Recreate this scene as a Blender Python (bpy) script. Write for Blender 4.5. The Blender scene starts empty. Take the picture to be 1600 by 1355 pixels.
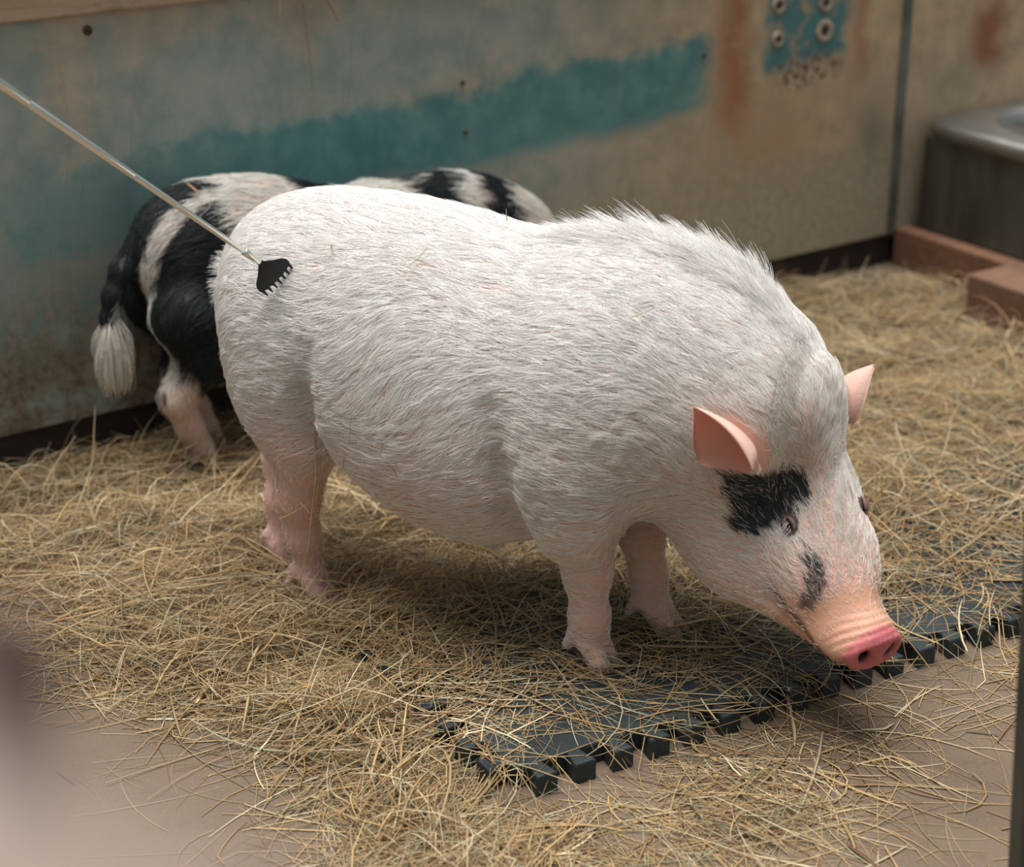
import bpy, bmesh, math, random
import numpy as np
from mathutils import Vector, Matrix

rng = np.random.default_rng(7)
random.seed(7)
S = bpy.context.scene
COL = S.collection
FURN, FURF, HAYN = 240000, 50000, 46000      # strands of coat and of straw

# ------------------------------------------------------------------ camera, sky, sun, exposure
CAM_H, FPX, TILT = 1.3, 3000.0, math.radians(22.6)
cam_d = bpy.data.cameras.new('camera')
cam = bpy.data.objects.new('camera', cam_d)
COL.objects.link(cam)
cam.location = (0, 0, CAM_H)
cam.rotation_euler = (math.radians(90) - TILT, 0, 0)
cam_d.sensor_fit = 'HORIZONTAL'
cam_d.sensor_width = 36.0
cam_d.lens = FPX / 1600.0 * 36.0
cam_d.clip_start = 0.01
cam_d.dof.use_dof = True
cam_d.dof.focus_distance = 2.48
cam_d.dof.aperture_fstop = 3.4
S.camera = cam

world = bpy.data.worlds.new('overcast_sky')
S.world = world
world.use_nodes = True
wn = world.node_tree.nodes
wl_ = world.node_tree.links
wn.clear()
w_out = wn.new('ShaderNodeOutputWorld')
w_bg = wn.new('ShaderNodeBackground')
w_tc = wn.new('ShaderNodeTexCoord')
w_sep = wn.new('ShaderNodeSeparateXYZ')
w_ramp = wn.new('ShaderNodeValToRGB')
w_map = wn.new('ShaderNodeMapRange')
w_map.inputs[1].default_value = -0.2
w_map.inputs[2].default_value = 1.0
w_ramp.color_ramp.elements[0].position = 0.0
w_ramp.color_ramp.elements[0].color = (0.08, 0.13, 0.135, 1)
w_ramp.color_ramp.elements[1].position = 1.0
w_ramp.color_ramp.elements[1].color = (0.94, 1.0, 1.06, 1)
e = w_ramp.color_ramp.elements.new(0.45)
e.color = (0.32, 0.38, 0.375, 1)
wl_.new(w_tc.outputs['Generated'], w_sep.inputs[0])
wl_.new(w_sep.outputs['Z'], w_map.inputs[0])
wl_.new(w_map.outputs[0], w_ramp.inputs[0])
wl_.new(w_ramp.outputs[0], w_bg.inputs[0])
wl_.new(w_bg.outputs[0], w_out.inputs[0])
w_bg.inputs[1].default_value = 0.64

sun_d = bpy.data.lights.new('sun', 'SUN')
sun_d.energy = 4.5
sun_d.angle = math.radians(42)
sun_d.color = (1.0, 0.985, 0.965)
sun = bpy.data.objects.new('sun', sun_d)
COL.objects.link(sun)
sun.rotation_euler = Vector((0.12, 0.0, -1.0)).to_track_quat('-Z', 'Y').to_euler()   # high, a little behind the camera

S.view_settings.view_transform = 'Standard'
S.view_settings.look = 'None'
S.view_settings.gamma = 1.0
S.view_settings.use_curve_mapping = False
S.view_settings.exposure = 0.13

# ------------------------------------------------------------------ helpers
def ray(x, y):
    u = (x - 800) / FPX
    v = -(y - 677.5) / FPX
    return np.array([u, math.cos(TILT) + v * math.sin(TILT), -math.sin(TILT) + v * math.cos(TILT)])

def gp(x, y, z=0.0):
    """point of the horizontal plane z seen at a photo pixel"""
    d = ray(x, y)
    return np.array([0, 0, CAM_H]) + d * ((z - CAM_H) / d[2])

def proj(p):
    p = np.asarray(p, float) - np.array([0, 0, CAM_H])
    c, s = math.cos(TILT), math.sin(TILT)
    d = p[..., 1] * c - p[..., 2] * s
    up = p[..., 1] * s + p[..., 2] * c
    return 800 + FPX * p[..., 0] / d, 677.5 - FPX * up / d

def tag(o, label=None, cat=None, group=None, kind=None):
    if label: o['label'] = label
    if cat: o['category'] = cat
    if group: o['group'] = group
    if kind: o['kind'] = kind
    return o

def link(name, data, parent=None, mat=None):
    o = bpy.data.objects.new(name, data)
    COL.objects.link(o)
    if parent is not None: o.parent = parent
    if mat is not None: data.materials.append(mat)
    return o

def empty(name, loc=(0, 0, 0), rz=0.0):
    o = bpy.data.objects.new(name, None)
    o.empty_display_size = 0.05
    COL.objects.link(o)
    o.location = loc
    o.rotation_euler = (0, 0, rz)
    return o

def mesh_np(name, V, F, smooth=True, cols=None):
    """V (n,3), F (m,k) arrays with k = 3 or 4"""
    me = bpy.data.meshes.new(name)
    V = np.ascontiguousarray(V, np.float32); F = np.ascontiguousarray(F, np.int32)
    me.vertices.add(len(V)); me.vertices.foreach_set('co', V.ravel())
    k = F.shape[1]
    me.loops.add(F.size); me.loops.foreach_set('vertex_index', F.ravel())
    me.polygons.add(len(F))
    me.polygons.foreach_set('loop_start', np.arange(0, F.size, k, dtype=np.int32))
    me.polygons.foreach_set('use_smooth', np.full(len(F), smooth, bool))
    me.update(calc_edges=True)
    if cols is not None:
        a = me.color_attributes.new('tint', 'FLOAT_COLOR', 'POINT')
        c = np.ones((len(V), 4), np.float32); c[:, :3] = cols
        a.data.foreach_set('color', c.ravel())
    return me

def bm_mesh(name, bm, smooth=False):
    bmesh.ops.recalc_face_normals(bm, faces=bm.faces)
    me = bpy.data.meshes.new(name)
    bm.to_mesh(me); bm.free()
    if smooth:
        for p in me.polygons: p.use_smooth = True
    return me

def add_box(bm, lo, hi, bev=0.0, M=None, seg=2):
    r = bmesh.ops.create_cube(bm, size=1.0)
    vs = r['verts']
    for v in vs:
        v.co = Vector([(lo[i] + hi[i]) / 2 + v.co[i] * (hi[i] - lo[i]) for i in range(3)])
    if bev > 0:
        es = list({ed for v in vs for ed in v.link_edges})
        g = bmesh.ops.bevel(bm, geom=es, offset=bev, segments=seg, profile=0.5, affect='EDGES')
        vs = list({v for f in g['faces'] for v in f.verts} | {v for v in vs if v.is_valid})
    if M is not None:
        for v in vs: v.co = M @ v.co
    return vs

def add_prism(bm, pts, z0, z1, bev=0.0):
    vs = [bm.verts.new((x, y, z0)) for x, y in pts]
    f = bm.faces.new(vs)
    r = bmesh.ops.extrude_face_region(bm, geom=[f])
    top = [v for v in r['geom'] if isinstance(v, bmesh.types.BMVert)]
    for v in top: v.co.z = z1
    if bev > 0:
        tf = [g for g in r['geom'] if isinstance(g, bmesh.types.BMFace)]
        es = list({ed for ff in tf for ed in ff.edges})
        bmesh.ops.bevel(bm, geom=es, offset=bev, segments=2, profile=0.5, affect='EDGES')

def tube_np(paths, radii, sides=6, flat=1.0):
    """one mesh out of tubes. paths: list of (n,3); radii: list of n-arrays"""
    Vs, Fs, base = [], [], 0
    ang = np.arange(sides) * 2 * math.pi / sides
    for P, R in zip(paths, radii):
        P = np.asarray(P, float); n = len(P)
        R = np.broadcast_to(np.asarray(R, float), (n,))
        T = np.gradient(P, axis=0); T /= np.linalg.norm(T, axis=1, keepdims=True) + 1e-12
        ref = np.array([0, 0, 1.0]) if abs(T[0, 2]) < 0.9 else np.array([1.0, 0, 0])
        A = np.cross(T, ref); A /= np.linalg.norm(A, axis=1, keepdims=True) + 1e-12
        B = np.cross(T, A)
        ring = P[:, None] + R[:, None, None] * (np.cos(ang)[None, :, None] * A[:, None] + flat * np.sin(ang)[None, :, None] * B[:, None])
        V = np.concatenate([ring.reshape(-1, 3), P[:1], P[-1:]])
        i = np.arange(n - 1)[:, None] * sides; j = np.arange(sides)[None]; j2 = (j + 1) % sides
        Q = np.stack([i + j, i + j2, i + sides + j2, i + sides + j], -1).reshape(-1, 4)
        c0, c1 = n * sides, n * sides + 1
        jj = np.arange(sides); e0 = np.stack([np.full(sides, c0), (jj + 1) % sides, jj, jj], -1)
        b = (n - 1) * sides
        e1 = np.stack([np.full(sides, c1), b + jj, b + (jj + 1) % sides, b + (jj + 1) % sides], -1)
        Fs.append(('q', Q + base)); Fs.append(('t', np.concatenate([e0[:, :3], e1[:, :3]]) + base))
        Vs.append(V); base += len(V)
    return np.concatenate(Vs), [f.tolist() for k, a in Fs for f in a]

def tube_mesh(name, paths, radii, sides=8, flat=1.0):
    V, F = tube_np(paths, radii, sides, flat)
    me = bpy.data.meshes.new(name)
    me.from_pydata(V.tolist(), [], F)
    for p in me.polygons: p.use_smooth = True
    return me

# ---- node helpers
class NT:
    def __init__(s, name, rough=0.6, metal=0.0, spec=0.5):
        s.m = bpy.data.materials.new(name); s.m.use_nodes = True
        s.t = s.m.node_tree; s.n = s.t.nodes; s.bsdf = s.n['Principled BSDF']
        s.bsdf.inputs['Roughness'].default_value = rough
        s.bsdf.inputs['Metallic'].default_value = metal
        s.bsdf.inputs['Specular IOR Level'].default_value = spec
        s._tc = None
    def tc(s):
        if s._tc is None: s._tc = s.n.new('ShaderNodeTexCoord')
        return s._tc.outputs['Object']
    def put(s, sock, v):
        if isinstance(v, bpy.types.NodeSocket): s.t.links.new(v, sock)
        elif isinstance(v, (tuple, list)) and len(v) == 3 and sock.type == 'RGBA': sock.default_value = (*v, 1)
        else: sock.default_value = v
    def math(s, op, a, b=0.0, clamp=False):
        n = s.n.new('ShaderNodeMath'); n.operation = op; n.use_clamp = clamp
        s.put(n.inputs[0], a); s.put(n.inputs[1], b); return n.outputs[0]
    def noise(s, scale, detail=4, rough=0.55, vec=None, dist=0.0, stretch=None):
        n = s.n.new('ShaderNodeTexNoise')
        n.inputs['Scale'].default_value = scale; n.inputs['Detail'].default_value = detail
        n.inputs['Roughness'].default_value = rough; n.inputs['Distortion'].default_value = dist
        v = vec if vec is not None else s.tc()
        if stretch:
            mp = s.n.new('ShaderNodeMapping'); mp.inputs['Scale'].default_value = stretch
            s.t.links.new(v, mp.inputs['Vector']); v = mp.outputs[0]
        s.t.links.new(v, n.inputs['Vector']); return n.outputs['Fac']
    def sstep(s, v, lo, hi):
        n = s.n.new('ShaderNodeMapRange'); n.interpolation_type = 'SMOOTHSTEP'
        s.put(n.inputs[0], v)
        n.inputs[1].default_value = lo; n.inputs[2].default_value = hi
        return n.outputs[0]
    def mix(s, f, a, b):
        n = s.n.new('ShaderNodeMix'); n.data_type = 'RGBA'
        s.put(n.inputs[0], f); s.put(n.inputs[6], a); s.put(n.inputs[7], b); return n.outputs[2]
    def attr(s, name):
        n = s.n.new('ShaderNodeAttribute'); n.attribute_name = name; return n.outputs['Color']
    def color(s, v): s.put(s.bsdf.inputs['Base Color'], v); return s
    def rough(s, v): s.put(s.bsdf.inputs['Roughness'], v); return s
    def bump(s, h, strength=0.3, dist=0.005):
        b = s.n.new('ShaderNodeBump'); b.inputs['Strength'].default_value = strength; b.inputs['Distance'].default_value = dist
        s.t.links.new(h, b.inputs['Height']); s.t.links.new(b.outputs[0], s.bsdf.inputs['Normal']); return s

def flat_mat(name, col, rough=0.6, metal=0.0, vary=0.25, scale=20, bump=0.0):
    m = NT(name, rough, metal)
    n = m.noise(scale, 5)
    m.color(m.mix(m.sstep(n, 0.3, 0.7), tuple(c * (1 - vary) for c in col), tuple(min(1, c * (1 + vary)) for c in col)))
    if bump: m.bump(n, bump, 0.004)
    return m.m

# ------------------------------------------------------------------ setting
W0 = np.array([-.854, 2.927, 0]); WA = math.radians(34.8)
WU = np.array([math.cos(WA), math.sin(WA), 0]); WN = np.array([math.sin(WA), -math.cos(WA), 0])   # along the wall, out of the wall
def wp(u, d=0.0, z=0.0): return W0 + u * WU + d * WN + np.array([0, 0, z])
WM = Matrix.Translation(W0.tolist()) @ Matrix.Rotation(WA, 4, 'Z')     # wall frame: x along, -y out of the wall, z up

# floor
m = NT('packed_dirt_floor', 0.85)
a = m.noise(3.0, 5); b = m.noise(30, 6, 0.7); c = m.noise(220, 3, 0.7)
base = m.mix(m.sstep(a, 0.3, 0.7), (0.118, 0.080, 0.050), (0.175, 0.124, 0.082))
base = m.mix(m.math('MULTIPLY', m.sstep(b, 0.52, 0.75), 0.5), base, (0.08, 0.054, 0.040))
base = m.mix(m.math('MULTIPLY', m.sstep(c, 0.5, 0.75), 0.35), base, (0.28, 0.21, 0.16))
m.color(base).bump(m.math('ADD', b, m.math('MULTIPLY', c, 0.4)), 0.35, 0.006)
bm = bmesh.new()
bmesh.ops.create_grid(bm, x_segments=1, y_segments=1, size=4.0)
for v in bm.verts: v.co = Vector((v.co.x + 0.4, v.co.y + 3.2, 0))
o = link('floor', bm_mesh('floor', bm), None, m.m); tag(o, 'bare brown packed dirt floor of the pig pen', kind='structure')

# wall of weathered sheet metal
m = NT('weathered_sheet_metal', 0.5, 0.15, 0.4)
tc = m.tc()
sep = m.n.new('ShaderNodeSeparateXYZ'); m.t.links.new(tc, sep.inputs[0])
n1 = m.noise(3.5, 5); n2 = m.noise(14, 6, 0.65); n3 = m.noise(60, 4, 0.7); n4 = m.noise(260, 2)
nst = m.noise(9, 5, 0.6, stretch=(1, 1, 0.18))
def wob(v, amt, n): return m.math('ADD', v, m.math('MULTIPLY', m.math('SUBTRACT', n, 0.5), amt))
X = wob(wob(sep.outputs['X'], 0.16, n1), 0.06, n2)
Z = wob(wob(sep.outputs['Z'], 0.10, n1), 0.05, n2)
def box(x0, x1, z0, z1, sx=0.05, sz=0.03, xx=X, zz=Z):
    f = m.math('MULTIPLY', m.sstep(xx, x0 - sx, x0 + sx), m.sstep(xx, x1 + sx, x1 - sx))
    g = m.math('MULTIPLY', m.sstep(zz, z0 - sz, z0 + sz), m.sstep(zz, z1 + sz, z1 - sz))
    return m.math('MULTIPLY', f, g)
grey = m.mix(m.sstep(n2, 0.35, 0.65), (0.270, 0.330, 0.305), (0.380, 0.405, 0.365))
tan = m.mix(m.sstep(n2, 0.35, 0.65), (0.440, 0.320, 0.215), (0.600, 0.430, 0.270))
right = m.sstep(X, 0.9, 1.7)
lowf = m.sstep(Z, 0.45, 0.15)
col = m.mix(m.math('MAXIMUM', right, m.math('MULTIPLY', m.sstep(n1, 0.48, 0.66), 0.55)), grey, tan)
brown = m.mix(m.sstep(n3, 0.4, 0.6), (0.125, 0.092, 0.062), (0.200, 0.165, 0.120))
col = m.mix(m.math('MULTIPLY', m.math('MULTIPLY', lowf, m.sstep(sep.outputs['X'], 1.2, 0.2)), m.sstep(n2, 0.30, 0.55)), col, brown)
olive = m.mix(m.sstep(n3, 0.35, 0.65), (0.370, 0.320, 0.225), (0.470, 0.400, 0.285))
col = m.mix(m.math('MULTIPLY', m.sstep(Z, 0.36, 0.2), m.sstep(sep.outputs['X'], 0.8, 1.3)), col, olive)
teal = m.mix(m.sstep(n2, 0.35, 0.7), (0.075, 0.225, 0.235), (0.140, 0.320, 0.315))
slope = m.math('ADD', Z, m.math('MULTIPLY', m.math('SUBTRACT', 0.9, sep.outputs['X']), 0.05))
band = box(0.05, 1.50, 0.395, 0.54, 0.05, 0.02, X, slope)
band = m.math('MULTIPLY', band, m.math('ADD', 0.35, m.math('MULTIPLY', m.sstep(sep.outputs['X'], 0.1, 0.6), 0.6)))
col = m.mix(band, col, teal)
patch = m.math('MULTIPLY', box(-0.2, 0.5, 0.22, 0.46, 0.15, 0.05), m.sstep(n2, 0.46, 0.62))
col = m.mix(m.math('MULTIPLY', patch, 0.75), col, (0.13, 0.27, 0.26))
rust = m.mix(m.sstep(n3, 0.35, 0.7), (0.36, 0.125, 0.045), (0.42, 0.19, 0.085))
col = m.mix(m.math('MULTIPLY', box(1.535, 1.615, 0.37, 1.2, 0.045, 0.06), 0.85), col, rust)
col = m.mix(m.math('MULTIPLY', box(1.52, 1.80, 0.24, 0.42, 0.1, 0.08), m.math('MULTIPLY', m.sstep(n2, 0.4, 0.65), 0.5)), col, (0.36, 0.19, 0.095))
plate = box(1.675, 1.875, 0.485, 0.9, 0.02, 0.02)
col = m.mix(m.math('MULTIPLY', plate, m.sstep(n2, 0.33, 0.50)), col, (0.085, 0.215, 0.225))
col = m.mix(m.math('MULTIPLY', box(1.70, 1.85, 0.44, 0.50, 0.03, 0.02), m.sstep(n3, 0.45, 0.6)), col, (0.10, 0.065, 0.04))
col = m.mix(m.math('MULTIPLY', box(1.90, 1.945, 0.42, 1.2, 0.03, 0.06), 0.6), col, (0.36, 0.135, 0.075))
col = m.mix(m.math('MULTIPLY', box(2.28, 2.40, 0.42, 0.56, 0.05, 0.04), 0.85), col, (0.27, 0.075, 0.035))
col = m.mix(m.math('MULTIPLY', box(2.13, 2.26, 0.33, 0.45, 0.1, 0.06), 0.4), col, (0.10, 0.14, 0.12))
col = m.mix(m.math('MULTIPLY', box(1.95, 2.05, 0.24, 0.42, 0.05, 0.08), m.math('MULTIPLY', m.sstep(n2, 0.35, 0.6), 0.6)), col, (0.10, 0.135, 0.115))
scr = m.noise(4, 3, 0.6, dist=1.5, stretch=(7, 7, 0.8))
col = m.mix(m.math('MULTIPLY', m.sstep(scr, 0.63, 0.70), 0.14), col, (0.075, 0.075, 0.07))
col = m.mix(m.math('MULTIPLY', m.sstep(n4, 0.55, 0.75), 0.22), col, (0.42, 0.38, 0.32))
col = m.mix(m.math('MULTIPLY', m.sstep(nst, 0.58, 0.75), 0.25), col, (0.36, 0.34, 0.30))
m.color(col).rough(m.math('ADD', 0.38, m.math('MULTIPLY', n2, 0.3))).bump(n3, 0.12, 0.002)
METAL = m.m
bm = bmesh.new()
add_box(bm, (-1.9, 0.0, 0.072), (2.058, 0.012, 0.752), 0.002)
wall = link('wall_back', bm_mesh('wall', bm), None, METAL); wall.matrix_world = WM
tag(wall, 'weathered sheet metal pen wall with teal paint band and rust', kind='structure')
bm = bmesh.new()
add_box(bm, (2.062, 0.001, 0.072), (4.6, 0.013, 0.752), 0.002)
o = link('wall_right', bm_mesh('wall', bm), None, METAL); o.matrix_world = WM
tag(o, 'second metal wall sheet behind the steel trough', kind='structure')
bm = bmesh.new()
add_box(bm, (2.048, -0.006, 0.072), (2.072, -0.0002, 0.752), 0.002)
o = link('trim_1', bm_mesh('trim', bm), None, flat_mat('seam_strip_metal', (0.13, 0.14, 0.12), 0.5, 0.2, 0.3, 12)); o.matrix_world = WM
tag(o, 'narrow metal cover strip over the wall sheet joint', kind='structure')
def wood(name, c0, c1, dark, rough=0.75, stretch=(1.5, 14, 14), scale=3.0):
    m = NT(name, rough)
    g = m.noise(scale, 6, 0.65, dist=0.6, stretch=stretch); k = m.noise(5, 4); f = m.noise(90, 3)
    col = m.mix(m.sstep(g, 0.3, 0.65), c0, c1)
    col = m.mix(m.math('MULTIPLY', m.sstep(k, 0.55, 0.7), 0.7), col, dark)
    col = m.mix(m.math('MULTIPLY', m.sstep(f, 0.55, 0.75), 0.3), col, dark)
    return m.color(col).bump(g, 0.3, 0.003).m
bm = bmesh.new()
add_box(bm, (-1.9, 0.018, 0.0), (4.6, 0.05, 0.12), 0.003)
o = link('baseboard_back', bm_mesh('kick', bm), None, wood('dark_kickboard', (0.030, 0.022, 0.020), (0.055, 0.036, 0.030), (0.012, 0.011, 0.011))); o.matrix_world = WM
tag(o, 'dark timber kickboard under the sheet metal wall', kind='structure')
bm = bmesh.new()
add_box(bm, (-1.9, -0.014, 0.747), (4.6, 0.05, 0.86), 0.004)
o = link('trim_2', bm_mesh('rail', bm), None, wood('weathered_top_rail', (0.33, 0.21, 0.125), (0.44, 0.31, 0.21), (0.08, 0.045, 0.025))); o.matrix_world = WM
tag(o, 'weathered timber top rail along the metal wall', kind='structure')

# bolts of the wall (parts of the wall sheet)
m_wash = flat_mat('pale_washer', (0.40, 0.33, 0.25), 0.55, 0.2, 0.35, 60)
m_hole = flat_mat('dark_bolt_head', (0.05, 0.04, 0.035), 0.6, 0.3, 0.3, 60)
def bolt(u, z, r, wm=m_wash):
    bm = bmesh.new()
    a = np.linspace(0, 2 * math.pi, 21)[:-1]
    prof = [(r, 0.0), (r, -0.002), (r * 0.8, -0.0045), (r * 0.52, -0.004), (r * 0.45, -0.002)]
    rings = [[bm.verts.new((u + q * math.cos(t), y, z + q * math.sin(t))) for t in a] for q, y in prof]
    for A, B in zip(rings, rings[1:]):
        for i in range(20): bm.faces.new((A[i], A[(i + 1) % 20], B[(i + 1) % 20], B[i]))
    w = link('washer', bm_mesh('washer', bm, True), wall, wm)
    bm = bmesh.new()
    rb = r * 0.42
    hexa = [(u + rb * math.cos(t), z + rb * math.sin(t)) for t in np.arange(6) * math.pi / 3]
    lo = [bm.verts.new((x, -0.0003, zz)) for x, zz in hexa]; hi = [bm.verts.new((x, -0.003, zz)) for x, zz in hexa]
    bm.faces.new(lo); bm.faces.new(hi)
    for i in range(6): bm.faces.new((lo[i], lo[(i + 1) % 6], hi[(i + 1) % 6], hi[i]))
    link('bolt_head', bm_mesh('bolt_head', bm), w, m_hole)
for u, z, r in [(1.695, .543, .017), (1.823, .547, .024), (1.693, .612, .019), (1.822, .604, .020)]: bolt(u, z, r)
m_nail = flat_mat('rusty_nail', (0.10, 0.06, 0.04), 0.7, 0.3, 0.3, 60)
for u, z, r in [(.221, .721, .008), (.93, .549, .0045), (.936, .457, .0045), (1.50, .533, .004)]: bolt(u, z, r, m_nail)

# timber sill beams on the right
m_beam = wood('stained_sill_timber', (0.155, 0.072, 0.040), (0.235, 0.115, 0.066), (0.065, 0.034, 0.022))
bm = bmesh.new(); add_box(bm, (2.072, -0.72, 0.0), (2.114, -0.002, 0.086), 0.004)
o = link('timber_sill', bm_mesh('sill', bm), None, m_beam); o.matrix_world = WM
tag(o, 'long narrow reddish timber sill running out from the metal wall before the trough', 'timber')
bm = bmesh.new(); add_box(bm, (1.927, -1.0, 0.0), (2.066, -0.352, 0.098), 0.006)
o = link('timber_block', bm_mesh('block', bm), None, wood('stained_block_timber', (0.125, 0.062, 0.036), (0.185, 0.095, 0.056), (0.055, 0.030, 0.020))); o.matrix_world = WM
tag(o, 'thick dark timber block lying on the straw at the right frame edge', 'timber')

# steel trough
m = NT('brushed_steel', 0.33, 0.9)
n1 = m.noise(6, 5, stretch=(1, 1, 6)); n2 = m.noise(3, 4)
m.color(m.mix(m.sstep(n2, 0.3, 0.7), (0.30, 0.30, 0.28), (0.46, 0.45, 0.42))).rough(m.math('ADD', 0.25, m.math('MULTIPLY', n1, 0.25)))
m_steel = m.m
m = NT('dull_steel_side', 0.42, 0.75)
n1 = m.noise(5, 5, stretch=(3, 3, 0.4)); n2 = m.noise(40, 4)
m.color(m.mix(m.sstep(n1, 0.3, 0.7), (0.085, 0.082, 0.072), (0.165, 0.165, 0.150))).rough(m.math('ADD', 0.3, m.math('MULTIPLY', n1, 0.3)))
m_side = m.m
t = empty('water_trough', wp(2.36, 0.30).tolist(), WA)
tag(t, 'square stainless steel drinking trough with round basin against the wall', 'trough')
hx, hy = 0.242, 0.278
bm = bmesh.new(); add_box(bm, (-hx, -hy, 0.0), (hx, hy, 0.300), 0.012, None, 3)
link('trough_body', bm_mesh('body', bm, False), t, m_side)
# rim: rounded square ring whose inside is a circle, then the bowl
def rsq(a, hx, hy, r):
    c, s = math.cos(a), math.sin(a); n = 7.0
    q = (abs(c / hx) ** n + abs(s / hy) ** n) ** (-1 / n); return q * c, q * s
N = 96
A = np.arange(N) * 2 * math.pi / N
cxb, cyb, rb = -0.005, 0.07, 0.165
prof = []
for (ox, z) in [(0.006, 0.292), (0.013, 0.296), (0.016, 0.308), (0.013, 0.320), (0.004, 0.327), (-0.012, 0.3285)]:
    prof.append([(rsq(a, hx + ox, hy + ox, 0)[0], rsq(a, hx + ox, hy + ox, 0)[1], z) for a in A])
for (r, z) in [(rb + 0.012, 0.3285), (rb, 0.325), (rb - 0.012, 0.312), (rb - 0.02, 0.285), (rb - 0.035, 0.23), (rb - 0.07, 0.20), (0.03, 0.192)]:
    prof.append([(cxb + r * math.cos(a), cyb + r * math.sin(a), z) for a in A])
bm = bmesh.new()
rings = [[bm.verts.new(p) for p in ring] for ring in prof]
for Rg, Sg in zip(rings, rings[1:]):
    for i in range(N): bm.faces.new((Rg[i], Rg[(i + 1) % N], Sg[(i + 1) % N], Sg[i]))
bm.faces.new(rings[-1])
link('trough_rim', bm_mesh('rim', bm, True), t, m_steel)

# near fence at the photographer's side: out of focus
t = empty('pen_fence', (-0.12, 0.30, 0.0))
tag(t, 'blurred grey and brown timber pen fence close in front at the lower left', 'fence')
m_fp = wood('dark_fence_post', (0.040, 0.018, 0.012), (0.062, 0.032, 0.022), (0.02, 0.011, 0.009), stretch=(14, 14, 1.5))
m_fr = wood('grey_fence_rail', (0.200, 0.152, 0.124), (0.250, 0.192, 0.158), (0.17, 0.125, 0.10))
bm = bmesh.new(); add_box(bm, (-0.06, -0.012, 0.0), (0.038, 0.012, 1.139), 0.008, None, 3)
link('post', bm_mesh('post', bm), t, m_fp)
bm = bmesh.new()
Mr = Matrix.Translation((-0.018 + 0.12, 0.141 - 0.30, 0)) @ Matrix.Rotation(math.radians(-41.5), 4, 'Z')
add_box(bm, (-0.26, -0.030, 1.10), (0.06, 0.0, 1.197), 0.006, Mr, 3)
link('rail', bm_mesh('rail', bm), t, m_fr)

# gate post at the right frame edge
bm = bmesh.new()
add_box(bm, (0, 0, 0), (0.05, 0.05, 0.62), 0.004)
o = link('gate_post', bm_mesh('gpost', bm), None, flat_mat('dark_gate_post_paint', (0.045, 0.047, 0.040), 0.6, 0.0, 0.2, 15))
o.location = (0.5160, 1.60, 0); o.rotation_euler = (0, math.radians(-3.3), 0)
tag(o, 'dark slightly leaning gate post close in front at the lower right', 'post')

# ------------------------------------------------------------------ rubber mats
m = NT('black_rubber', 0.62, 0.0, 0.4)
n1 = m.noise(7, 5); n2 = m.noise(160, 3, 0.7)
c = m.mix(m.sstep(n1, 0.35, 0.7), (0.010, 0.016, 0.017), (0.026, 0.036, 0.037))
c = m.mix(m.math('MULTIPLY', m.sstep(n2, 0.55, 0.75), 0.5), c, (0.06, 0.065, 0.06))
m_rub = m.color(c).bump(n2, 0.3, 0.002).m
MT = 0.029
MA = math.radians(30.4)
M0 = np.array([0.004, 1.994, 0.0])
def edge_tabs(n, pitch, L, out):
    """points along an edge (0..L) with dovetail keys standing out by `out`"""
    pts = []
    for i in range(n):
        c = (i + 0.5) * L / n; w = L / n * 0.215
        pts += [(c - w * 0.8, 0), (c - w * 1.25, out), (c + w * 1.25, out), (c + w * 0.8, 0)]
    return pts
def mat_outline(L, D, nx, ny, out=0.030, left=True, right=False):
    p = [(0, 0)]
    p += [(x, -y) for x, y in edge_tabs(nx, 0, L, out)]
    p += [(L, 0)]
    if right: p += [(L + y, x) for x, y in edge_tabs(ny, 0, D, out)]
    p += [(L, D), (0, D)]
    if left: p += [(-y, D - x) for x, y in edge_tabs(ny, 0, D, out)]
    return p
def mat(u0, v0, L, D, nx, ny, label, **k):
    bm = bmesh.new(); add_prism(bm, mat_outline(L, D, nx, ny, **k), 0.0, MT, 0.003)
    o = link('rubber_mat', bm_mesh('mat', bm), None, m_rub)
    c, s = math.cos(MA), math.sin(MA)
    o.location = (M0[0] + u0 * c - v0 * s, M0[1] + u0 * s + v0 * c, 0.0005); o.rotation_euler = (0, 0, MA)
    tag(o, label, 'floor mat', 'interlocking rubber mats'); return o
mat(0, 0, 0.44, 0.44, 8, 8, 'black rubber jigsaw mat with its open corner before the white pig')
mat(0.443, 0.006, 0.44, 0.44, 8, 8, 'black rubber jigsaw mat under the white pig snout', left=False)
mat(0.886, 0.004, 0.44, 0.44, 8, 8, 'straw covered rubber mat to the right of the snout', left=False)

# ------------------------------------------------------------------ pigs
def unit(v): v = np.asarray(v, float); return v / np.linalg.norm(v)

def hermite(xs, ys, x):
    """smooth monotone interpolation"""
    xs = np.asarray(xs, float); ys = np.asarray(ys, float)
    h = np.diff(xs); d = np.diff(ys) / h
    mm = np.zeros_like(ys); mm[0] = d[0]; mm[-1] = d[-1]
    for i in range(1, len(ys) - 1):
        mm[i] = 0 if d[i - 1] * d[i] <= 0 else 2 * d[i - 1] * d[i] / (d[i - 1] + d[i])
    i = np.clip(np.searchsorted(xs, x) - 1, 0, len(h) - 1)
    t = np.clip((x - xs[i]) / h[i], 0, 1)
    return ((1 + 2 * t) * (1 - t) ** 2 * ys[i] + t * (1 - t) ** 2 * h[i] * mm[i] + t * t * (3 - 2 * t) * ys[i + 1] + t * t * (t - 1) * h[i] * mm[i + 1])

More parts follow.
